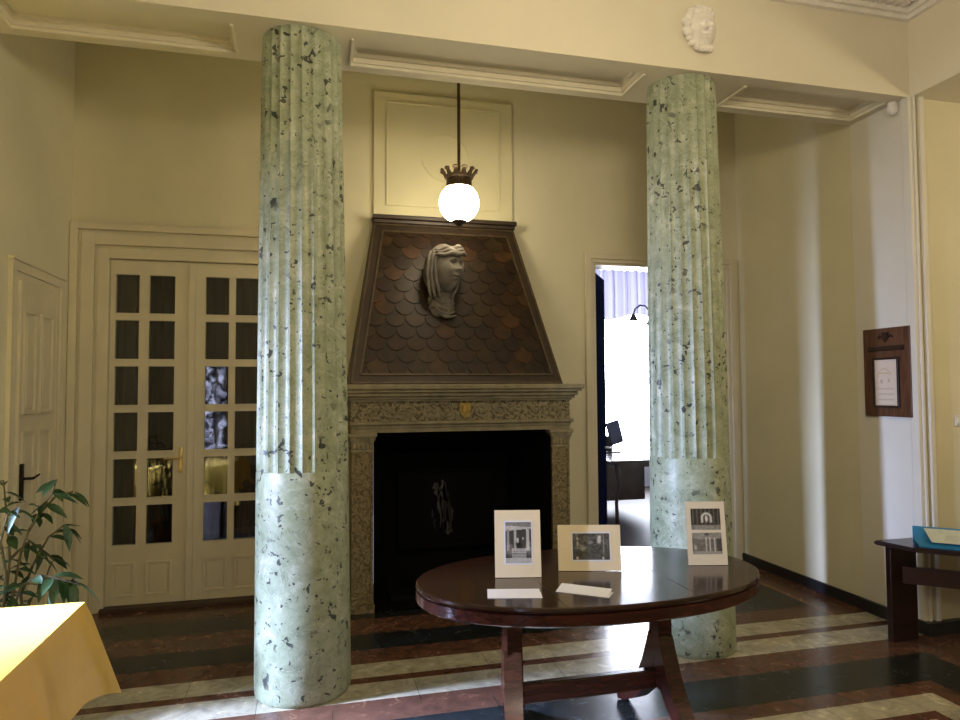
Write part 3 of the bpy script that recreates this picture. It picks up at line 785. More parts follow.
# stone head of a veiled woman on the hood
hd = thing('stone_head', (1.0, 5.16, 2.14), 'grey stone head of a veiled woman mounted on the brown hood', 'sculpture')
fr_ = Matrix.Rotation(R(24), 3, 'Z') @ Matrix.Rotation(R(4), 3, 'Y')
fdir = fr_ @ Vector((0, -1, 0)); hc = Vector((1.005, 5.06, 2.515))
m = MB()
m.sphere(hc + fdir * .038, .120, .130, .172, 80, 64, face_fn(.36, .07, .12, 0.0, .30, .30, .13), fr_)
m.tube([hc + Vector((.0, .03, -.11)), hc + Vector((-.01, .05, -.2)), hc + Vector((-.015, .08, -.29))], [.075, .068, .085], 20)
m.build('face', HEADST, hd, True, angle=70)
m = MB()
def veil(d):
    x, y, z = d
    a = math.atan2(x, y)
    k = 1 + .040 * math.sin(a * 9 + z * 4) * (1 - z * .3) + .03 * math.sin(z * 9 + a * 2)
    fl = 1 + .12 * max(0, -z) ** 2
    cut = 1 - .50 * max(0.0, -y) ** 1.6
    return (x * k * fl * (1 - .1 * max(0, z)), y * k * cut, z)
m.sphere(hc + Vector((-.018, .035, .012)), .138, .155, .205, 72, 48, veil, fr_)
# cloth rolled across the brow
for j in range(3):
    pts = []
    for i in range(25):
        a = R(-82 + 160 * i / 24)
        pts.append(hc + fdir * (.026 - j * .016) + fr_ @ Vector(((.128 - j * .006) * math.sin(a), -.140 * math.cos(a), .112 + j * .024 + .020 * math.sin(a) + .006 * math.sin(i * .9 + j))))
    m.tube(pts, [.007 + .012 * math.sin(PI * i / 24) * (1 + .25 * math.sin(i * .7 + 2 * j)) for i in range(25)], 10)
# waved edge of the veil framing the cheeks
for sgn in (-1, 1):
    for j in range(3):
        pts = []
        for t in range(21):
            u = t / 20; xx = .112 + .012 * j + .010 * math.sin(u * 3.1) - (.058 - .012 * j) * u ** 2.4
            pts.append(hc + fr_ @ Vector((sgn * xx + .003 * math.sin(t * .9 + j), -.045 + j * .030 + .015 * u, .135 - .345 * u)))
        m.tube(pts, [.008 + .010 * math.sin(PI * (.1 + .85 * t / 20)) * (1 + .25 * math.sin(t * .8 + j * 1.7)) for t in range(21)], 9)
m.build('veil', HEADST, hd, True, angle=70)
m = MB()
def drap(d):
    x, y, z = d
    k = 1 + .10 * math.sin(10 * z + 6 * x) * max(0, -y) + .05 * math.sin(15 * x - 7 * z) + .03 * math.sin(23 * z)
    return (x * k * (1 + .18 * max(0, -z)) + .18 * max(0, -z) ** 2 * max(0, x), y * k, z)
m.sphere((.985, 5.15, 2.262), .106, .105, .125, 72, 48, drap)
for j, (xa, xb, za, zb, sg) in enumerate(((.90, 1.07, 2.335, 2.30, .05), (.895, 1.08, 2.30, 2.25, .055), (.905, 1.09, 2.26, 2.205, .05), (.92, 1.095, 2.215, 2.175, .035), (.93, 1.06, 2.345, 2.345, .03))):
    pts = [Vector((xa + (xb - xa) * t / 12, 5.085 - .034 * math.sin(PI * t / 12), za + (zb - za) * t / 12 - sg * math.sin(PI * t / 12))) for t in range(13)]
    m.tube(pts, [.004 + .010 * math.sin(PI * t / 12) * (1 + .3 * math.sin(t + j)) for t in range(13)], 8)
m.build('drapery', HEADST, hd, True, angle=70)

# ------------------------------------------------------------------ columns
def column():
    root = thing('column', (-.03, 3.80, 0), 'pale green speckled marble column on the left, nearest the french door', 'column', 'fluted marble columns', kind='thing')
    NF, SG = 24, 10; n = NF * SG
    def Rz(z): return .253 - .039 * (z / ZB) - .004 * math.sin(PI * z / ZB) * -1
    def ring(z, depth, dr=0.0):
        out = []
        for i in range(n):
            a = 2 * PI * i / n; ph = (i % SG) / SG
            fl = math.sin(PI * ph) ** .8
            r = Rz(z) + dr - depth * fl
            out.append((r * math.cos(a), r * math.sin(a), z))
        return out
    m = MB()
    m.loft([ring(0, 0, -.012), ring(.012, 0, -.003), ring(.03, 0, 0), ring(.3, 0), ring(.6, 0), ring(.9, 0), ring(1.16, 0), ring(1.175, 0, -.003)], True, True)
    m.build('lower_shaft', MARBLE, root, True, local=True)
    m = MB()
    rs = [ring(1.17, 0, -.004), ring(1.176, .012, -.001)]
    for k in range(1, 14): rs.append(ring(1.176 + (3.49 - 1.176) * k / 13, .0135))
    rs += [ring(3.505, .010), ring(3.532, 0, -.004)]
    m.loft(rs, True, True)
    m.build('fluted_shaft', MARBLE, root, True, local=True, angle=28)
    return root
c1 = column(); c1.rotation_euler.y = -R(.42)
c2 = copy_thing(c1, (2.325, 3.80, 0), R(9), 'pale green speckled marble column on the right, behind the oval table')
c2.rotation_euler.y = -R(.35)

# ------------------------------------------------------------------ pendant globe lamp
LX, LY = 1.052, 4.76
lamp = thing('pendant_lamp', (LX, LY, 2.78), 'lit white globe lamp with a spiky bronze crown hanging on a rod', 'lamp')
MB().tube([(LX, LY, 4.2), (LX, LY, 3.10)], .012, 12).lathe([(.001, 4.199), (.06, 4.198), (.05, 4.15), (.014, 4.12)], 20, (LX, LY, 0)).build('rod', BRONZE, lamp, True)
MB().sphere((LX, LY, 2.967), .147, nu=40, nv=26).build('globe', GLOBE, lamp, True)
m = MB(); m.lathe([(.088, 3.075), (.100, 3.08), (.100, 3.09), (.094, 3.10), (.094, 3.145), (.104, 3.155), (.106, 3.165), (.098, 3.17), (.088, 3.16)], 40, (LX, LY, 0), False, False)
m.lathe([(.092, 3.10), (.012, 3.16), (.012, 3.17), (.094, 3.11)], 30, (LX, LY, 0), False, False)
for k in range(12):
    a = 2 * PI * k / 12 + .1; u = Vector((math.cos(a), math.sin(a), 0)); tq = Vector((-u.y, u.x, 0)); c0 = Vector((LX, LY, 0))
    pts = [c0 + u * r_ + Vector((0, 0, z)) for r_, z in ((.098, 3.150), (.108, 3.172), (.120, 3.190), (.131, 3.202), (.141, 3.206))]
    m.strip(pts, [.044, .036, .024, .046, .018], [.009] * 5, tq)
m.build('crown', BRONZE, lamp, True)
MB().lathe([(.002, 2.772), (.010, 2.782), (.006, 2.79), (.018, 2.80), (.045, 2.822), (.060, 2.834)], 24, (LX, LY, 0)).build('finial', BRONZE, lamp, True)

# small white sensor under the beam corner
m = MB(); m.sphere((3.835, 3.66, 3.49), .036, .036, .045, 20, 14).lathe([(.030, 3.50), (.030, 3.532)], 20, (3.835, 3.66, 0))
tag(m.build('motion_sensor', STUCCO, None, True, origin=True), 'small white rounded sensor under the beam corner by the pilaster', 'sensor')
# switch on the yellow wall at the right edge
m = MB().box(4.150, 4.200, BF - .010, BF, 1.335, 1.410, .006)
sw_ = m.build('wall_switch', PILW, None, False, origin=True); tag(sw_, 'pale wall switch on the yellow wall at the right edge', 'switch')
MB().box(4.163, 4.187, BF - .015, BF - .009, 1.352, 1.392, .003).build('rocker', STUCCO, sw_)

# ------------------------------------------------------------------ oval table
TX, TY, TZ = 1.247, 2.885, .76
tb = thing('oval_table', (TX, TY, 0), 'polished dark mahogany oval pedestal table holding the photographs', 'table')
def oval(a, b2, n=96, ex=2.15):
    out = []
    for i in range(n):
        t = 2 * PI * i / n; ct, st = math.cos(t), math.sin(t)
        out.append((TX + a * math.copysign(abs(ct) ** (2 / ex), ct), TY + b2 * math.copysign(abs(st) ** (2 / ex), st)))
    return out
m = MB()
m.loft([[(x, y, z) for x, y in oval(.803 + o_, .468 + o_)] for o_, z in ((-.012, TZ - .028), (-.004, TZ - .024), (0, TZ - .014), (-.002, TZ - .004), (-.008, TZ))])
top = m.build('tabletop', MAHOG, tb, True, angle=30)
for jx in (.962, 1.531):
    MB().box(jx, jx + .003, TY - .435, TY + .435, TZ - .001, TZ + .0006).build('leaf_joint', BENCHW, top)
m = MB(); m.loft([[(x, y, z) for x, y in oval(.803 + o_, .468 + o_)] for o_, z in ((-.010, TZ - .078), (-.001, TZ - .070), (-.001, TZ - .028))])
m.build('apron', MAHOGE, tb, True, angle=30)
for lx in (.868, 1.592):
    m = MB()
    m.strip([(lx, TY, TZ - .08), (lx, TY, .60), (lx, TY, .42), (lx, TY, .22)], [.070, .066, .070, .076], [.10, .085, .09, .12], (1, 0, 0))
    lg = m.build('leg', MAHOGE, tb, True, angle=40)
    for sgn in (-1, 1):
        m = MB(); fa = R(14) if lx < 1.2 else R(-3); fd = Vector((math.sin(fa), math.cos(fa), 0)) * sgn; lc = Vector((lx, TY, 0))
        pts = [lc + fd * a + Vector((0, 0, z)) for a, z in ((.015, .45), (.03, .37), (.065, .28), (.125, .19), (.205, .11), (.30, .050), (.37, .022))]
        m.strip(pts, [.074, .078, .078, .076, .072, .066, .062], [.06, .085, .09, .08, .062, .048, .040], (fd.y, -fd.x, 0))
        m.build('foot', MAHOGE, lg, True, angle=40)
MB().box(.905, 1.555, TY - .022, TY + .022, .212, .298, .006).build('stretcher', MAHOGE, tb)

# photographs in mounts; fn(u, v) draws each little black-and-white print
def h2(i, j):
    q = math.sin(i * 127.1 + j * 311.7) * 43758.5453
    return q - math.floor(q)
def vnoise(u, v, k):
    x, y = u * k, v * k; i, j = math.floor(x), math.floor(y); fx, fy = x - i, y - j
    fx = fx * fx * (3 - 2 * fx); fy = fy * fy * (3 - 2 * fy)
    return (h2(i, j) * (1 - fx) + h2(i + 1, j) * fx) * (1 - fy) + (h2(i, j + 1) * (1 - fx) + h2(i + 1, j + 1) * fx) * fy
def noise2(u, v, k): return .6 * vnoise(u, v, 9 * k) + .4 * vnoise(u + 5, v + 3, 22 * k)
def blob(u, v, cx, cy, rx, ry): return math.exp(-(((u - cx) / rx) ** 2 + ((v - cy) / ry) ** 2) ** 2)
def pic_porch(u, v):
    n = noise2(u, v, 1.3)
    c = .02 + .05 * n
    if v > .92 - .05 * u: c = .16 + .12 * n
    elif v > .82 + .06 * u - .04: c = .42 + .2 * n
    elif v < .12: c = .38 + .2 * n
    elif v < .36 and .24 < u < .80: c = (.42 if (v * 26) % 1 > .45 else .12) + .15 * n
    for cx, w_, b_ in ((.10, .045, .28), (.38, .05, .45), (.86, .06, .50)):
        if abs(u - cx) < w_ and .3 < v < .82: c = b_ * (.6 + .4 * math.cos((u - cx) / w_ * 1.4)) + .06 * n
    c += .35 * n * max(blob(u, v, .13, .34, .16, .14), blob(u, v, .90, .36, .14, .16))
    c = c * (1 - .9 * blob(u, v, .5, .47, .12, .10)) + .6 * blob(u, v, .47, .575, .045, .04) + .4 * blob(u, v, .68, .60, .035, .035) + .45 * blob(u, v, .47, .52, .05, .03)
    return c
def pic_group(u, v):
    n = noise2(u, v, 2.0); n2 = vnoise(u, v, 6)
    c = .012 + .22 * n * n * (1 if v > .4 else .4) + .06 * n2
    c += .55 * blob(u, v, .72, .76, .055, .15) + .3 * blob(u, v, .75, .88, .04, .05)
    c += .38 * blob(u, v, .47, .66, .09, .07) * n2 + .25 * blob(u, v, .28, .45, .10, .12) * n
    c += .40 * blob(u, v, .13, .7, .03, .3) * n + .45 * blob(u, v, .12, .06, .035, .06) + .45 * blob(u, v, .82, .06, .03, .06)
    c += .20 * blob(u, v, .84, .6, .02, .45)
    return min(.85, c)
def pic_arch(u, v):
    n = noise2(u, v, 1.4)
    c = .015 + .05 * n
    r = math.hypot((u - .53) * 1.4, v - .56)
    ring = math.exp(-((r - .21) / .05) ** 2) if v > .56 else math.exp(-((abs(u - .53) * 1.4 - .21) / .05) ** 2) * (v > .34)
    c += .75 * ring + .8 * blob(u, v, .53, .52, .05, .16)
    c += .12 * (math.exp(-(((u * 7) % 1 - .5) / .13) ** 2)) * (v > .25)
    if v < .22: c = .10 + .35 * n
    return min(.9, c)
def pic_hall(u, v):
    n = noise2(u, v, 1.6)
    c = .10 + .16 * n
    if v > .66 + .18 * abs(u - .5): c = .22 + .22 * n
    for cx in (.47, .60, .76): c += .45 * math.exp(-((u - cx) / .022) ** 4) * (v < .78) * (v > .12)
    c += .35 * blob(u, v, .10, .3, .05, .12)
    c *= 1 - .8 * blob(u, v, .5, .92, .09, .06) - .6 * (u > .84) * (v < .7)
    if v < .12: c = .25 + .2 * n
    return max(.01, c)
def mount(name, loc, rz, w_, h_, mat, prints, label, tilt=9):
    root = thing(name, loc, label, 'photograph', 'mounted photographs on the oval table', R(rz))
    t = R(tilt); uz = Vector((0, math.sin(t), math.cos(t))); nrm = Vector((0, -math.cos(t), math.sin(t)))
    m = MB(); m.obox(Vector((0, 0, .002)) + uz * h_ / 2 - nrm * .003, (1, 0, 0), w_ / 2, uz, h_ / 2, nrm, .003)
    m.build('mount_board', mat, root, local=True)
    m = MB(); m.obox(Vector((0, 0, .0)) + uz * h_ * .40 - nrm * .006, (1, 0, 0), .03, uz, .006, nrm, .002)
    q0 = uz * h_ * .62 - nrm * .008; q1 = Vector((0, h_ * .62 * math.sin(t) + .085, .003))
    m.strip([q0, q1], [.045, .05], .003, (1, 0, 0))
    m.build('easel_strut', CARDW, root, local=True)
    for (cx, cz, pw, ph, fn, bord) in prints:
        if bord:
            m = MB(); m.obox(Vector((cx, 0, .002)) + uz * cz + nrm * .0006, (1, 0, 0), pw / 2 + bord, uz, ph / 2 + bord, nrm, .0006)
            m.build('print_margin', PAPER, root, local=True)
        org = Vector((cx - pw / 2, 0, .002)) + uz * (cz - ph / 2) + nrm * .0016
        print_grid('print', org, (1, 0, 0), uz, pw, ph, fn, 80, 80, root)
    return root
mount('photo_mount', (.900, 2.885, TZ), -13, .206, .292, CARD, [(0.003, .150, .116, .178, pic_porch, .006)], 'upright cream mount with a photograph of a columned porch and steps')
mount('photo_mount', (1.250, 2.900, TZ), -15, .290, .205, CARD, [(.008, .108, .170, .118, pic_group, .006)], 'wide cream mount with a dark photograph of a group in an interior')
mount('photo_mount', (1.828, 2.845, TZ), -14, .186, .294, CARDW, [(.0, .212, .140, .098, pic_arch, .0), (.0, .100, .140, .098, pic_hall, .0)], 'tall pale mount holding two interior photographs, one above the other', 8)
# folded caption slips lying on the table
def slip(loc, rz, label):
    o = MB(); L_, W_ = .215, .085
    o.loft([[(-L_ / 2, -W_ / 2, .0008), (L_ / 2, -W_ / 2, .0008), (L_ / 2, -W_ / 2, .0026), (-L_ / 2, -W_ / 2, .0026)],
            [(-L_ / 2, 0, .006), (L_ / 2, 0, .006), (L_ / 2, 0, .0078), (-L_ / 2, 0, .0078)],
            [(-L_ / 2, W_ / 2, .012), (L_ / 2, W_ / 2, .012), (L_ / 2, W_ / 2, .0138), (-L_ / 2, W_ / 2, .0138)]])
    o.box(-L_ / 2 + .006, L_ / 2 + .006, -W_ / 2 + .004, W_ / 2, 0, .0008)
    ob = o.build('caption_slip', PAPER, None)
    ob.location = loc; ob.rotation_euler = (0, 0, R(rz)); tag(ob, label, 'card', 'caption slips on the oval table')
slip((.806, 2.648, TZ), -14, 'blank white slip lying in front of the porch photograph')
slip((1.098, 2.615, TZ), -38, 'blank white slip lying slanted before the wide photograph')

# ------------------------------------------------------------------ yellow-clothed table on the left
CX0, CX1, CY0, CY1, CZ = -2.35, -.868, 1.45, 3.015, .757
t2 = thing('side_table', ((CX0 + CX1) / 2, (CY0 + CY1) / 2, 0), 'table hidden beneath the yellow cloth', 'table')
MB().box(CX0 + .02, CX1 - .012, CY0 + .02, CY1 - .012, .715, .752).build('tabletop', BENCHW, t2)
for x in (CX0 + .06, CX1 - .11):
    for y in (CY0 + .06, CY1 - .11): MB().box(x, x + .05, y, y + .05, 0, .715).build('leg', BENCHW, t2)
m = MB(); per = []
NS = 44
cs = [(CX0, CY0), (CX1, CY0), (CX1, CY1), (CX0, CY1)]
nrms = [(0, -1), (1, 0), (0, 1), (-1, 0)]
for k in range(4):
    a = Vector(cs[k]); b2 = Vector(cs[(k + 1) % 4]); ln = (b2 - a).length; t = (b2 - a).normalized()
    pv = Vector(nrms[k - 1]); nw = Vector(nrms[k]); nx = Vector(nrms[(k + 1) % 4])
    for i in range(NS):
        s = ln * i / NS
        e0 = math.exp(-(s / .14) ** 2); e1 = math.exp(-((ln - s) / .14) ** 2)
        nd = nw + pv * e0 + nx * e1
        per.append((a + t * s, nd, max(e0, e1), s, k))
rings = []
for j, q in enumerate((0, .03, .12, .25, .4, .55, .7, .85, 1.0)):
    rg = []
    for (p_, nd, cr, s, k) in per:
        fold = .012 * math.sin(s * 13 + k * 2 + math.sin(s * 5)) * q + .006 * math.sin(s * 31 + k) * q
        drop = .30 + .10 * cr + .012 * math.sin(s * 7 + k)
        out = (.006 * min(1, q * 12) + .065 * q + .045 * cr * q + fold)
        z = CZ + .004 - (0 if q == 0 else (.006 + drop * q))
        rg.append((p_.x + nd.x * out, p_.y + nd.y * out, z))
    rings.append(rg)
m.loft(rings, False, False)
# top sheet, gently rumpled
gx, gy = 40, 40
grid = [[m.bm.verts.new((CX0 + (CX1 - CX0) * i / gx, CY0 + (CY1 - CY0) * j / gy, CZ + .004 + (0 if i in (0, gx) or j in (0, gy) else .0015 * math.sin(i * .9 + j * .4) + .0012 * math.sin(j * 1.3)))) for i in range(gx + 1)] for j in range(gy + 1)]
for j in range(gy):
    for i in range(gx): m.bm.faces.new((grid[j][i], grid[j][i + 1], grid[j + 1][i + 1], grid[j + 1][i]))
o = m.build('tablecloth', CLOTH, None, True, origin=True, angle=50)
tag(o, 'yellow tablecloth hanging over the table in the left corner', 'tablecloth')

# ------------------------------------------------------------------ potted plant
PX, PY = -1.33, 3.72
pp = thing('potted_plant', (PX, PY, 0), 'leafy dark green pot plant beside the white panelled door', 'plant')
MB().lathe([(.12, 0), (.13, .01), (.165, .26), (.165, .27), (.18, .275), (.18, .32), (.165, .32), (.155, .27), (.10, .265)], 32, (PX, PY, 0), True, False).build('pot', POT, pp, True)
MB().lathe([(.001, .285), (.155, .28)], 24, (PX, PY, 0), False, False).build('soil', SOIL, pp)
random.seed(11)
def q(u, v, dy=0.0):   # plant layout drawn on an upright plane through the pot
    return Vector((-1.475 + u * .00433, PY + dy, 1.205 - (v - 470) * .00512))
base = Vector((PX, PY, .28))
branches = [
    [base + Vector((.0, 0, 0)), q(20, 590), q(28, 545), q(35, 525), q(47, 505), q(60, 490, -.03), q(66, 476, -.05)],
    [base + Vector((-.02, .02, 0)), q(12, 585, .03), q(14, 552, .04), q(10, 520, .05), q(6, 495, .06), q(2, 478, .08)],
    [base + Vector((.02, -.02, 0)), q(27, 592, -.05), q(36, 572, -.08), q(55, 562, -.1), q(75, 566, -.12), q(98, 572, -.14)],
    [base + Vector((-.03, 0, 0)), q(4, 580, .0), q(-6, 540, -.02), q(-14, 505, -.03), q(-20, 480, -.02)],
    [base + Vector((.01, .03, 0)), q(24, 588, .06), q(34, 560, .08), q(48, 535, .09), q(64, 524, .1), q(68, 530, .1)],
    [base + Vector((.0, -.03, 0)), q(18, 590, -.06), q(22, 560, -.09), q(18, 530, -.11), q(24, 505, -.12), q(36, 498, -.12)],
    [q(35, 525), q(42, 510, .05), q(55, 496, .08), q(72, 492, .1)],
    [q(14, 552, .04), q(28, 538, .1), q(42, 552, .14), q(50, 560, .15)],
    [base, q(34, 592, .04), q(46, 580, .07), q(60, 575, .09)],
]
m = MB()
for br in branches: m.tube(br, [max(.003, .008 - .0009 * i) for i in range(len(br))], 6)
m.build('stem', STEM, pp, True)
def leaf(m, p, d, L_, W_, roll):
    d = d.normalized(); up = Vector((0, 0, 1)); side = d.cross(up)
    if side.length < .05: side = Vector((1, 0, 0))
    side.normalize(); side = Matrix.Rotation(roll, 3, d) @ side; nr = side.cross(d).normalized()
    prev = None
    prof = [(0, .05), (.12, .45), (.3, .9), (.5, 1.0), (.7, .78), (.88, .36), (1, .02)]
    for t, wv in prof:
        c_ = p + d * (L_ * t) + Vector((0, 0, -.32 * L_ * t * t)); hw = W_ / 2 * wv
        cur = [m.bm.verts.new(c_ - side * hw + nr * hw * .35), m.bm.verts.new(c_), m.bm.verts.new(c_ + side * hw + nr * hw * .35)]
        if prev:
            m.bm.faces.new((prev[0], prev[1], cur[1], cur[0])); m.bm.faces.new((prev[1], prev[2], cur[2], cur[1]))
        prev = cur
m = MB()
for bi, br in enumerate(branches):
    pts = []
    for a, b2 in zip(br[1:], br[2:]):
        for t in (0, .33, .66): pts.append((a.lerp(b2, t), (b2 - a).normalized()))
    pts.append((br[-1], (br[-1] - br[-2]).normalized()))
    for i, (p_, dr) in enumerate(pts):
        for k in range(1):
            az = random.uniform(0, 2 * PI); d_ = Vector((math.cos(az) * .8, math.sin(az) * .6, random.uniform(-.95, .0))) + dr * .5
            leaf(m, p_, d_, random.uniform(.075, .115), random.uniform(.034, .048), random.uniform(-.7, .7))
for k in range(9):      # hanging cluster at the end of the low branch
    p_ = q(72 + 3 * k % 22, 566 + (k % 3), -.12); leaf(m, p_, Vector((random.uniform(-.5, .6), random.uniform(-.4, .4), -.9)), .10, .042, random.uniform(-.8, .8))
leaf(m, q(70, 563, -.12), Vector((1, 0, .12)), .13, .045, .3); leaf(m, q(84, 570, -.13), Vector((1, -.1, .0)), .10, .04, -.2)
o = m.build('foliage', LEAF, pp, True, angle=80)

# ------------------------------------------------------------------ wooden plaque on the right wall
PYa, PYb, Pz0, Pz1 = 3.588, 3.976, 1.395, 2.005
xw = XR - .014
pq = thing('wall_plaque', (xw, (PYa + PYb) / 2, Pz0), 'dark wooden plaque with a framed pale sheet on the right wall', 'plaque')
MB().box(xw - .022, xw, PYa, PYb, Pz0, Pz1, .004).build('board', PLAQUEW, pq)
MB().box(xw - .032, xw - .02, PYa + .045, PYb - .045, Pz1 - .158, Pz1 - .125, .003).build('nameplate', BENCHW, pq)
m = MB(); fy0, fy1, fz0, fz1 = PYa + .088, PYb - .085, Pz0 + .062, Pz0 + .405
for (a, b2, c_, d_) in ((fy0, fy1, fz1 - .014, fz1), (fy0, fy1, fz0, fz0 + .014), (fy0, fy0 + .014, fz0 + .014, fz1 - .014), (fy1 - .014, fy1, fz0 + .014, fz1 - .014)):
    m.box(xw - .036, xw - .02, a, b2, c_, d_, .002)
m.build('sheet_frame', BENCHW, pq)
def pic_sheet(u, v):
    c_ = (.70, .58, .46)
    r1 = math.hypot(u - .42, (v - .62) * 1.5)
    if .25 < r1 < .29 and v > .62: return (.60, .48, .30)
    if .2 < u < .75 and .68 < v < .72: return (.62, .48, .26)
    if abs(u - .3) < .04 and .48 < v < .56 or abs(u - .62) < .04 and .5 < v < .58: return (.5, .40, .32)
    if v < .42 and int(v * 26) % 3 == 0 and .15 < u < .82 - .2 * ((int(v * 26) * 7) % 3) / 3: return (.56, .46, .36)
    return c_
print_grid('sheet', Vector((-.026, fy1 - .012 - (PYa + PYb) / 2, fz0 + .012 - Pz0)), (0, -1, 0), (0, 0, 1), fy1 - fy0 - .024, fz1 - fz0 - .024, pic_sheet, 40, 60, pq)
m = MB(); ey, ez = (PYa + PYb) / 2, Pz1 - .065
m.loft([[(xw - s, ey + a * .026, ez + b2 * .034) for a, b2 in ((-1, 1), (1, 1), (1, -.2), (0, -1), (-1, -.2))] for s in (.02, .03)])
for s in (-1, 1): m.tube([(xw - .024, ey + s * .026, ez), (xw - .026, ey + s * .045, ez + .012), (xw - .024, ey + s * .06, ez - .004)], .006, 6)
m.build('emblem', BENCHW, pq, True)

# ------------------------------------------------------------------ dark corner stand at the right edge, with its teal display board
bs = thing('corner_stand', (4.0, 3.2, 0), 'dark wooden low stand at the right edge carrying the teal board', 'table')
outl = [(3.462, 3.545), (3.515, 3.32), (3.69, 3.17), (4.50, 2.475), (4.95, 2.85), (4.95, 3.50), (3.92, 3.50), (3.80, 3.545)]
m = MB(); m.loft([[(x, y, z) for x, y in outl] for z in (.602, .630)])
bmesh.ops.bevel(m.bm, geom=[e for e in m.bm.edges if abs(e.verts[0].co.z - e.verts[1].co.z) < 1e-5], offset=.006, segments=2, affect='EDGES')
m.build('tabletop', BENCHW, bs)
MB().box(3.540, 3.740, 3.50, 3.54, 0, .602, .003).build('panel_leg', BENCHW, bs)
MB().obox((4.55, 2.62, .301), (.66, .75, 0), .10, (.75, -.66, 0), .02, (0, 0, 1), .301).build('panel_leg', BENCHW, bs)
dv = Vector((.75, -.66, 0)).normalized()
MB().obox(Vector((3.60, 3.475, .425)) + dv * .60, dv, .60, (0, 0, 1), .052, dv.cross(Vector((0, 0, 1))), .014).build('rail', plain('rail_wood', (0.035, 0.012, 0.012), 0.4, var=0.2), bs)
bo = Vector((3.545, 3.322, .631)); bk = Vector((.66, .75, 0)).normalized()
br = thing('display_board', bo, 'teal sloping display board with a cream sheet on the dark stand', 'sign')
hB, dB, LB = .098, .125, .72
m = MB()
def P_(l, b2, z): return bo + dv * l + bk * b2 + Vector((0, 0, z))
tilt_end = .03
m.loft([[P_(.02, 0, .001), P_(0, dB + .012, .001), P_(0, dB + .012, hB + .006), P_(0, dB, hB), P_(.0, dB * .45, hB * .38), P_(.02, 0, .014)],
        [P_(LB, 0, .001), P_(LB, dB + .012, .001), P_(LB, dB + .012, hB + .006), P_(LB, dB, hB), P_(LB, dB * .45, hB * .38), P_(LB, 0, .014)]])
m.build('board', TEAL, br)
sl0, sl1 = P_(0, dB * .02, .016), P_(0, dB, hB)
m = MB()
upv = (P_(0, dB, hB) - P_(0, .0, .014)); nb = dv.cross(upv).normalized()
if nb.z < 0: nb = -nb
a0 = P_(.0, 0, .014)
def Q_(l, t): return a0 + dv * l + upv * t
SHEET = plain('pale_green_sheet', (0.55, 0.58, 0.47), 0.5, var=0.06, scale=30)
m.loft([[Q_(.085, .14) + nb * k, Q_(LB - .03, .14) + nb * k, Q_(LB - .03, .90) + nb * k, Q_(.055, .90) + nb * k] for k in (.010, .012)])
sh = m.build('sheet', SHEET, br)
m = MB()
for (l0, l1, t) in ((.13, .15, .72), (.16, .36, .52), (.16, .33, .42), (.15, .36, .32)):
    m.loft([[Q_(l0, t) + nb * k, Q_(l1, t) + nb * k, Q_(l1, t + .025) + nb * k, Q_(l0, t + .025) + nb * k] for k in (.0121, .0126)])
m.build('faint_lines', plain('faint_print', (0.36, 0.38, 0.33), 0.6), sh)

# ------------------------------------------------------------------ things seen through the doorway
dk = thing('writing_desk', (4.1, 8.0, 0), 'dark desk with a glossy top in the bright room beyond', 'desk')
m = MB(); m.box(3.35, 5.3, 7.15, 8.6, .735, .762, .01); m.build('desktop', DESK, dk)
m = MB(); m.box(3.55, 4.10, 7.75, 8.45, .20, .735, .01); m.build('drawer_unit', DESK, dk)
m = MB(); m.box(3.5, 5.2, 7.32, 8.5, .66, .735); m.build('apron', DESK, dk)
for (x, y) in ((3.50, 7.30), (5.15, 7.30), (5.15, 8.45), (3.50, 8.45)):
    MB().tube([(x, y, .70), (x + .02, y, .5), (x - .01, y, .25), (x, y, .0)], [.035, .03, .02, .025], 10).build('leg', DESK, dk, True)
mn = thing('computer_monitor', (3.79, 8.1, .762), 'dark monitor tilted on its stand upon the far desk', 'monitor')
m = MB(); m.obox((3.86, 8.1, 1.02), Vector((.45, .12, .10)), .10, Vector((-.25, 0, 1)), .15, Vector((.3, -.95, .08)), .015); m.build('screen', plain('monitor_navy', (0.03, 0.035, 0.07), 0.5), mn)
MB().box(3.75, 3.82, 8.08, 8.14, .78, .98, .008).box(3.68, 3.90, 8.0, 8.2, .762, .78, .006).build('stand', DARKMET, mn)
ch = thing('chandelier', (4.62, 8.0, 2.4), 'dark curved-arm chandelier silhouetted against the bright window', 'chandelier')
MB().tube([(4.62, 8, 4.0), (4.62, 8, 2.78)], .012).lathe([(.01, 2.40), (.045, 2.44), (.06, 2.52), (.03, 2.62), (.05, 2.70), (.02, 2.8)], 20, (4.62, 8, 0)).build('stem', DARKMET, ch, True)
for k in range(4):
    a = 2 * PI * k / 4 + PI; u = Vector((math.cos(a), math.sin(a), 0)); c0 = Vector((4.62, 8, 0))
    m = MB(); m.tube([c0 + u * r_ + Vector((0, 0, z)) for r_, z in ((.02, 2.52), (.16, 2.50), (.25, 2.52), (.28, 2.60), (.34, 2.68), (.42, 2.69), (.49, 2.64), (.515, 2.56))], .012, 8)
    ar = m.build('arm', DARKMET, ch, True)
    MB().lathe([(.02, 2.57), (.03, 2.55), (.055, 2.50), (.06, 2.48)], 16, c0 + u * .515).build('lamp_shade', DARKMET, ar, True)

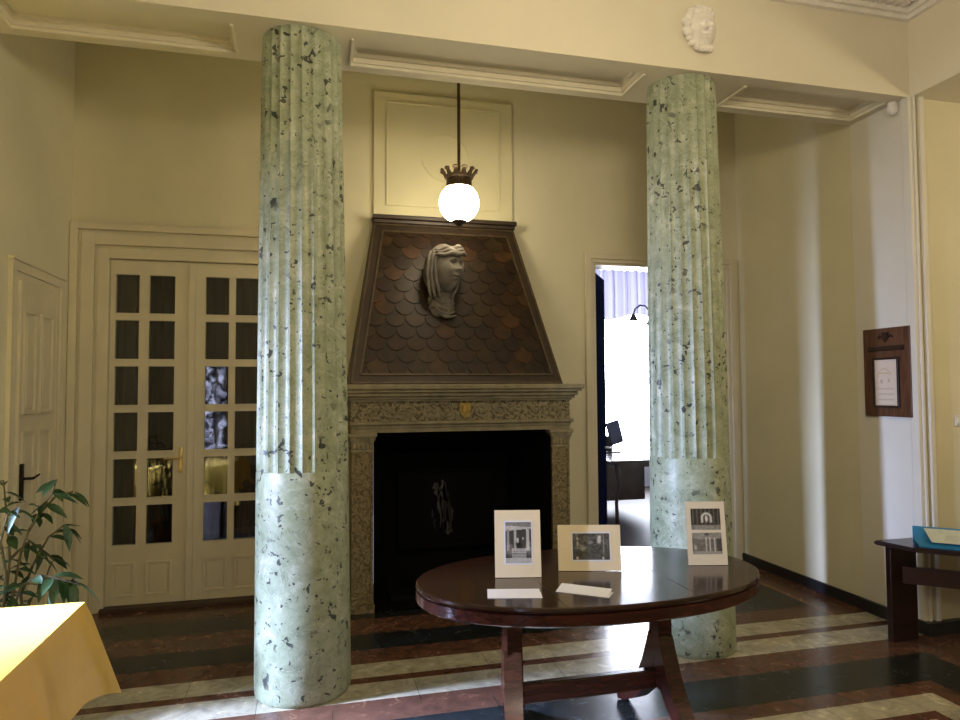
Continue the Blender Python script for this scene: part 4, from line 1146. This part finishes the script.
# ------------------------------------------------------------------ lamps out of frame (main room chandelier, lamp of the right recess) and an added rear fill
def lamp_light(name, loc, power, rad, col=(1.0, 0.83, 0.57)):
    l = bpy.data.lights.new(name, 'POINT'); l.energy = power; l.shadow_soft_size = rad; l.color = col
    o = bpy.data.objects.new(name, l); COL.objects.link(o); o.location = loc
lamp_light('main_room_lamp', (1.2, 1.75, 3.2), 50, .16)
lamp_light('rear_fill_light', (.6, -1.2, 3.15), 70, .2, (1.0, .88, .68))  # added fill for the mounts, no lamp known here
lamp_light('recess_lamp', (5.15, 1.3, 2.95), 48, .15)
def window_light(name, loc, tg, h, w_, power, spread):
    al = bpy.data.lights.new(name, 'AREA'); al.shape = 'RECTANGLE'; al.size = h; al.size_y = w_; al.energy = power; al.color = (.50, .62, 1.0); al.spread = R(spread)
    ao = bpy.data.objects.new(name, al); COL.objects.link(ao)
    zx = -Vector(tg).normalized(); yx = Vector((0, 1, 0)); yx = (yx - zx * yx.dot(zx)).normalized(); xx = yx.cross(zx)
    ao.matrix_world = Matrix(((xx.x, yx.x, zx.x, loc[0]), (xx.y, yx.y, zx.y, loc[1]), (xx.z, yx.z, zx.z, loc[2]), (0, 0, 0, 1)))
window_light('lobby_window_daylight', (QX - .03, (QY0 + QY1) / 2, (QZ0 + QZ1) / 2), (1.0, .27, -.10), 1.3, .42, 150, 60)
window_light('added_cloth_light', (XM - .04, (KY0 + KY1) / 2, (KZ0 + KZ1) / 2), (1.0, -.05, -.62), .6, .5, 105, 22)  # added narrow beam aimed at the cloth

# ------------------------------------------------------------------ world, camera, view
wd = bpy.data.worlds.new('World'); sc.world = wd; wd.use_nodes = True
wd.node_tree.nodes['Background'].inputs['Color'].default_value = (0.6, 0.7, 1, 1); wd.node_tree.nodes['Background'].inputs['Strength'].default_value = 0.3
F, PIT, YAW, ROL = 669.9, .0432, .2477, -.0057
fwd = Vector((math.sin(YAW) * math.cos(PIT), math.cos(YAW) * math.cos(PIT), math.sin(PIT)))
rt = Vector((math.cos(YAW), -math.sin(YAW), 0)); up = rt.cross(fwd)
cr_, sr_ = math.cos(ROL), math.sin(ROL)
rt2 = cr_ * rt + sr_ * up; up2 = -sr_ * rt + cr_ * up
cam = bpy.data.cameras.new('camera'); co = bpy.data.objects.new('camera', cam); COL.objects.link(co)
co.matrix_world = Matrix(((rt2.x, up2.x, -fwd.x, 0), (rt2.y, up2.y, -fwd.y, 0), (rt2.z, up2.z, -fwd.z, 1.6), (0, 0, 0, 1)))
cam.sensor_fit = 'HORIZONTAL'; cam.sensor_width = 36; cam.lens = F / 960 * 36; cam.clip_start = .05
sc.camera = co
sc.view_settings.view_transform = 'Standard'; sc.view_settings.look = 'None'; sc.view_settings.gamma = 1
sc.view_settings.use_curve_mapping = False; sc.view_settings.exposure = 0.2
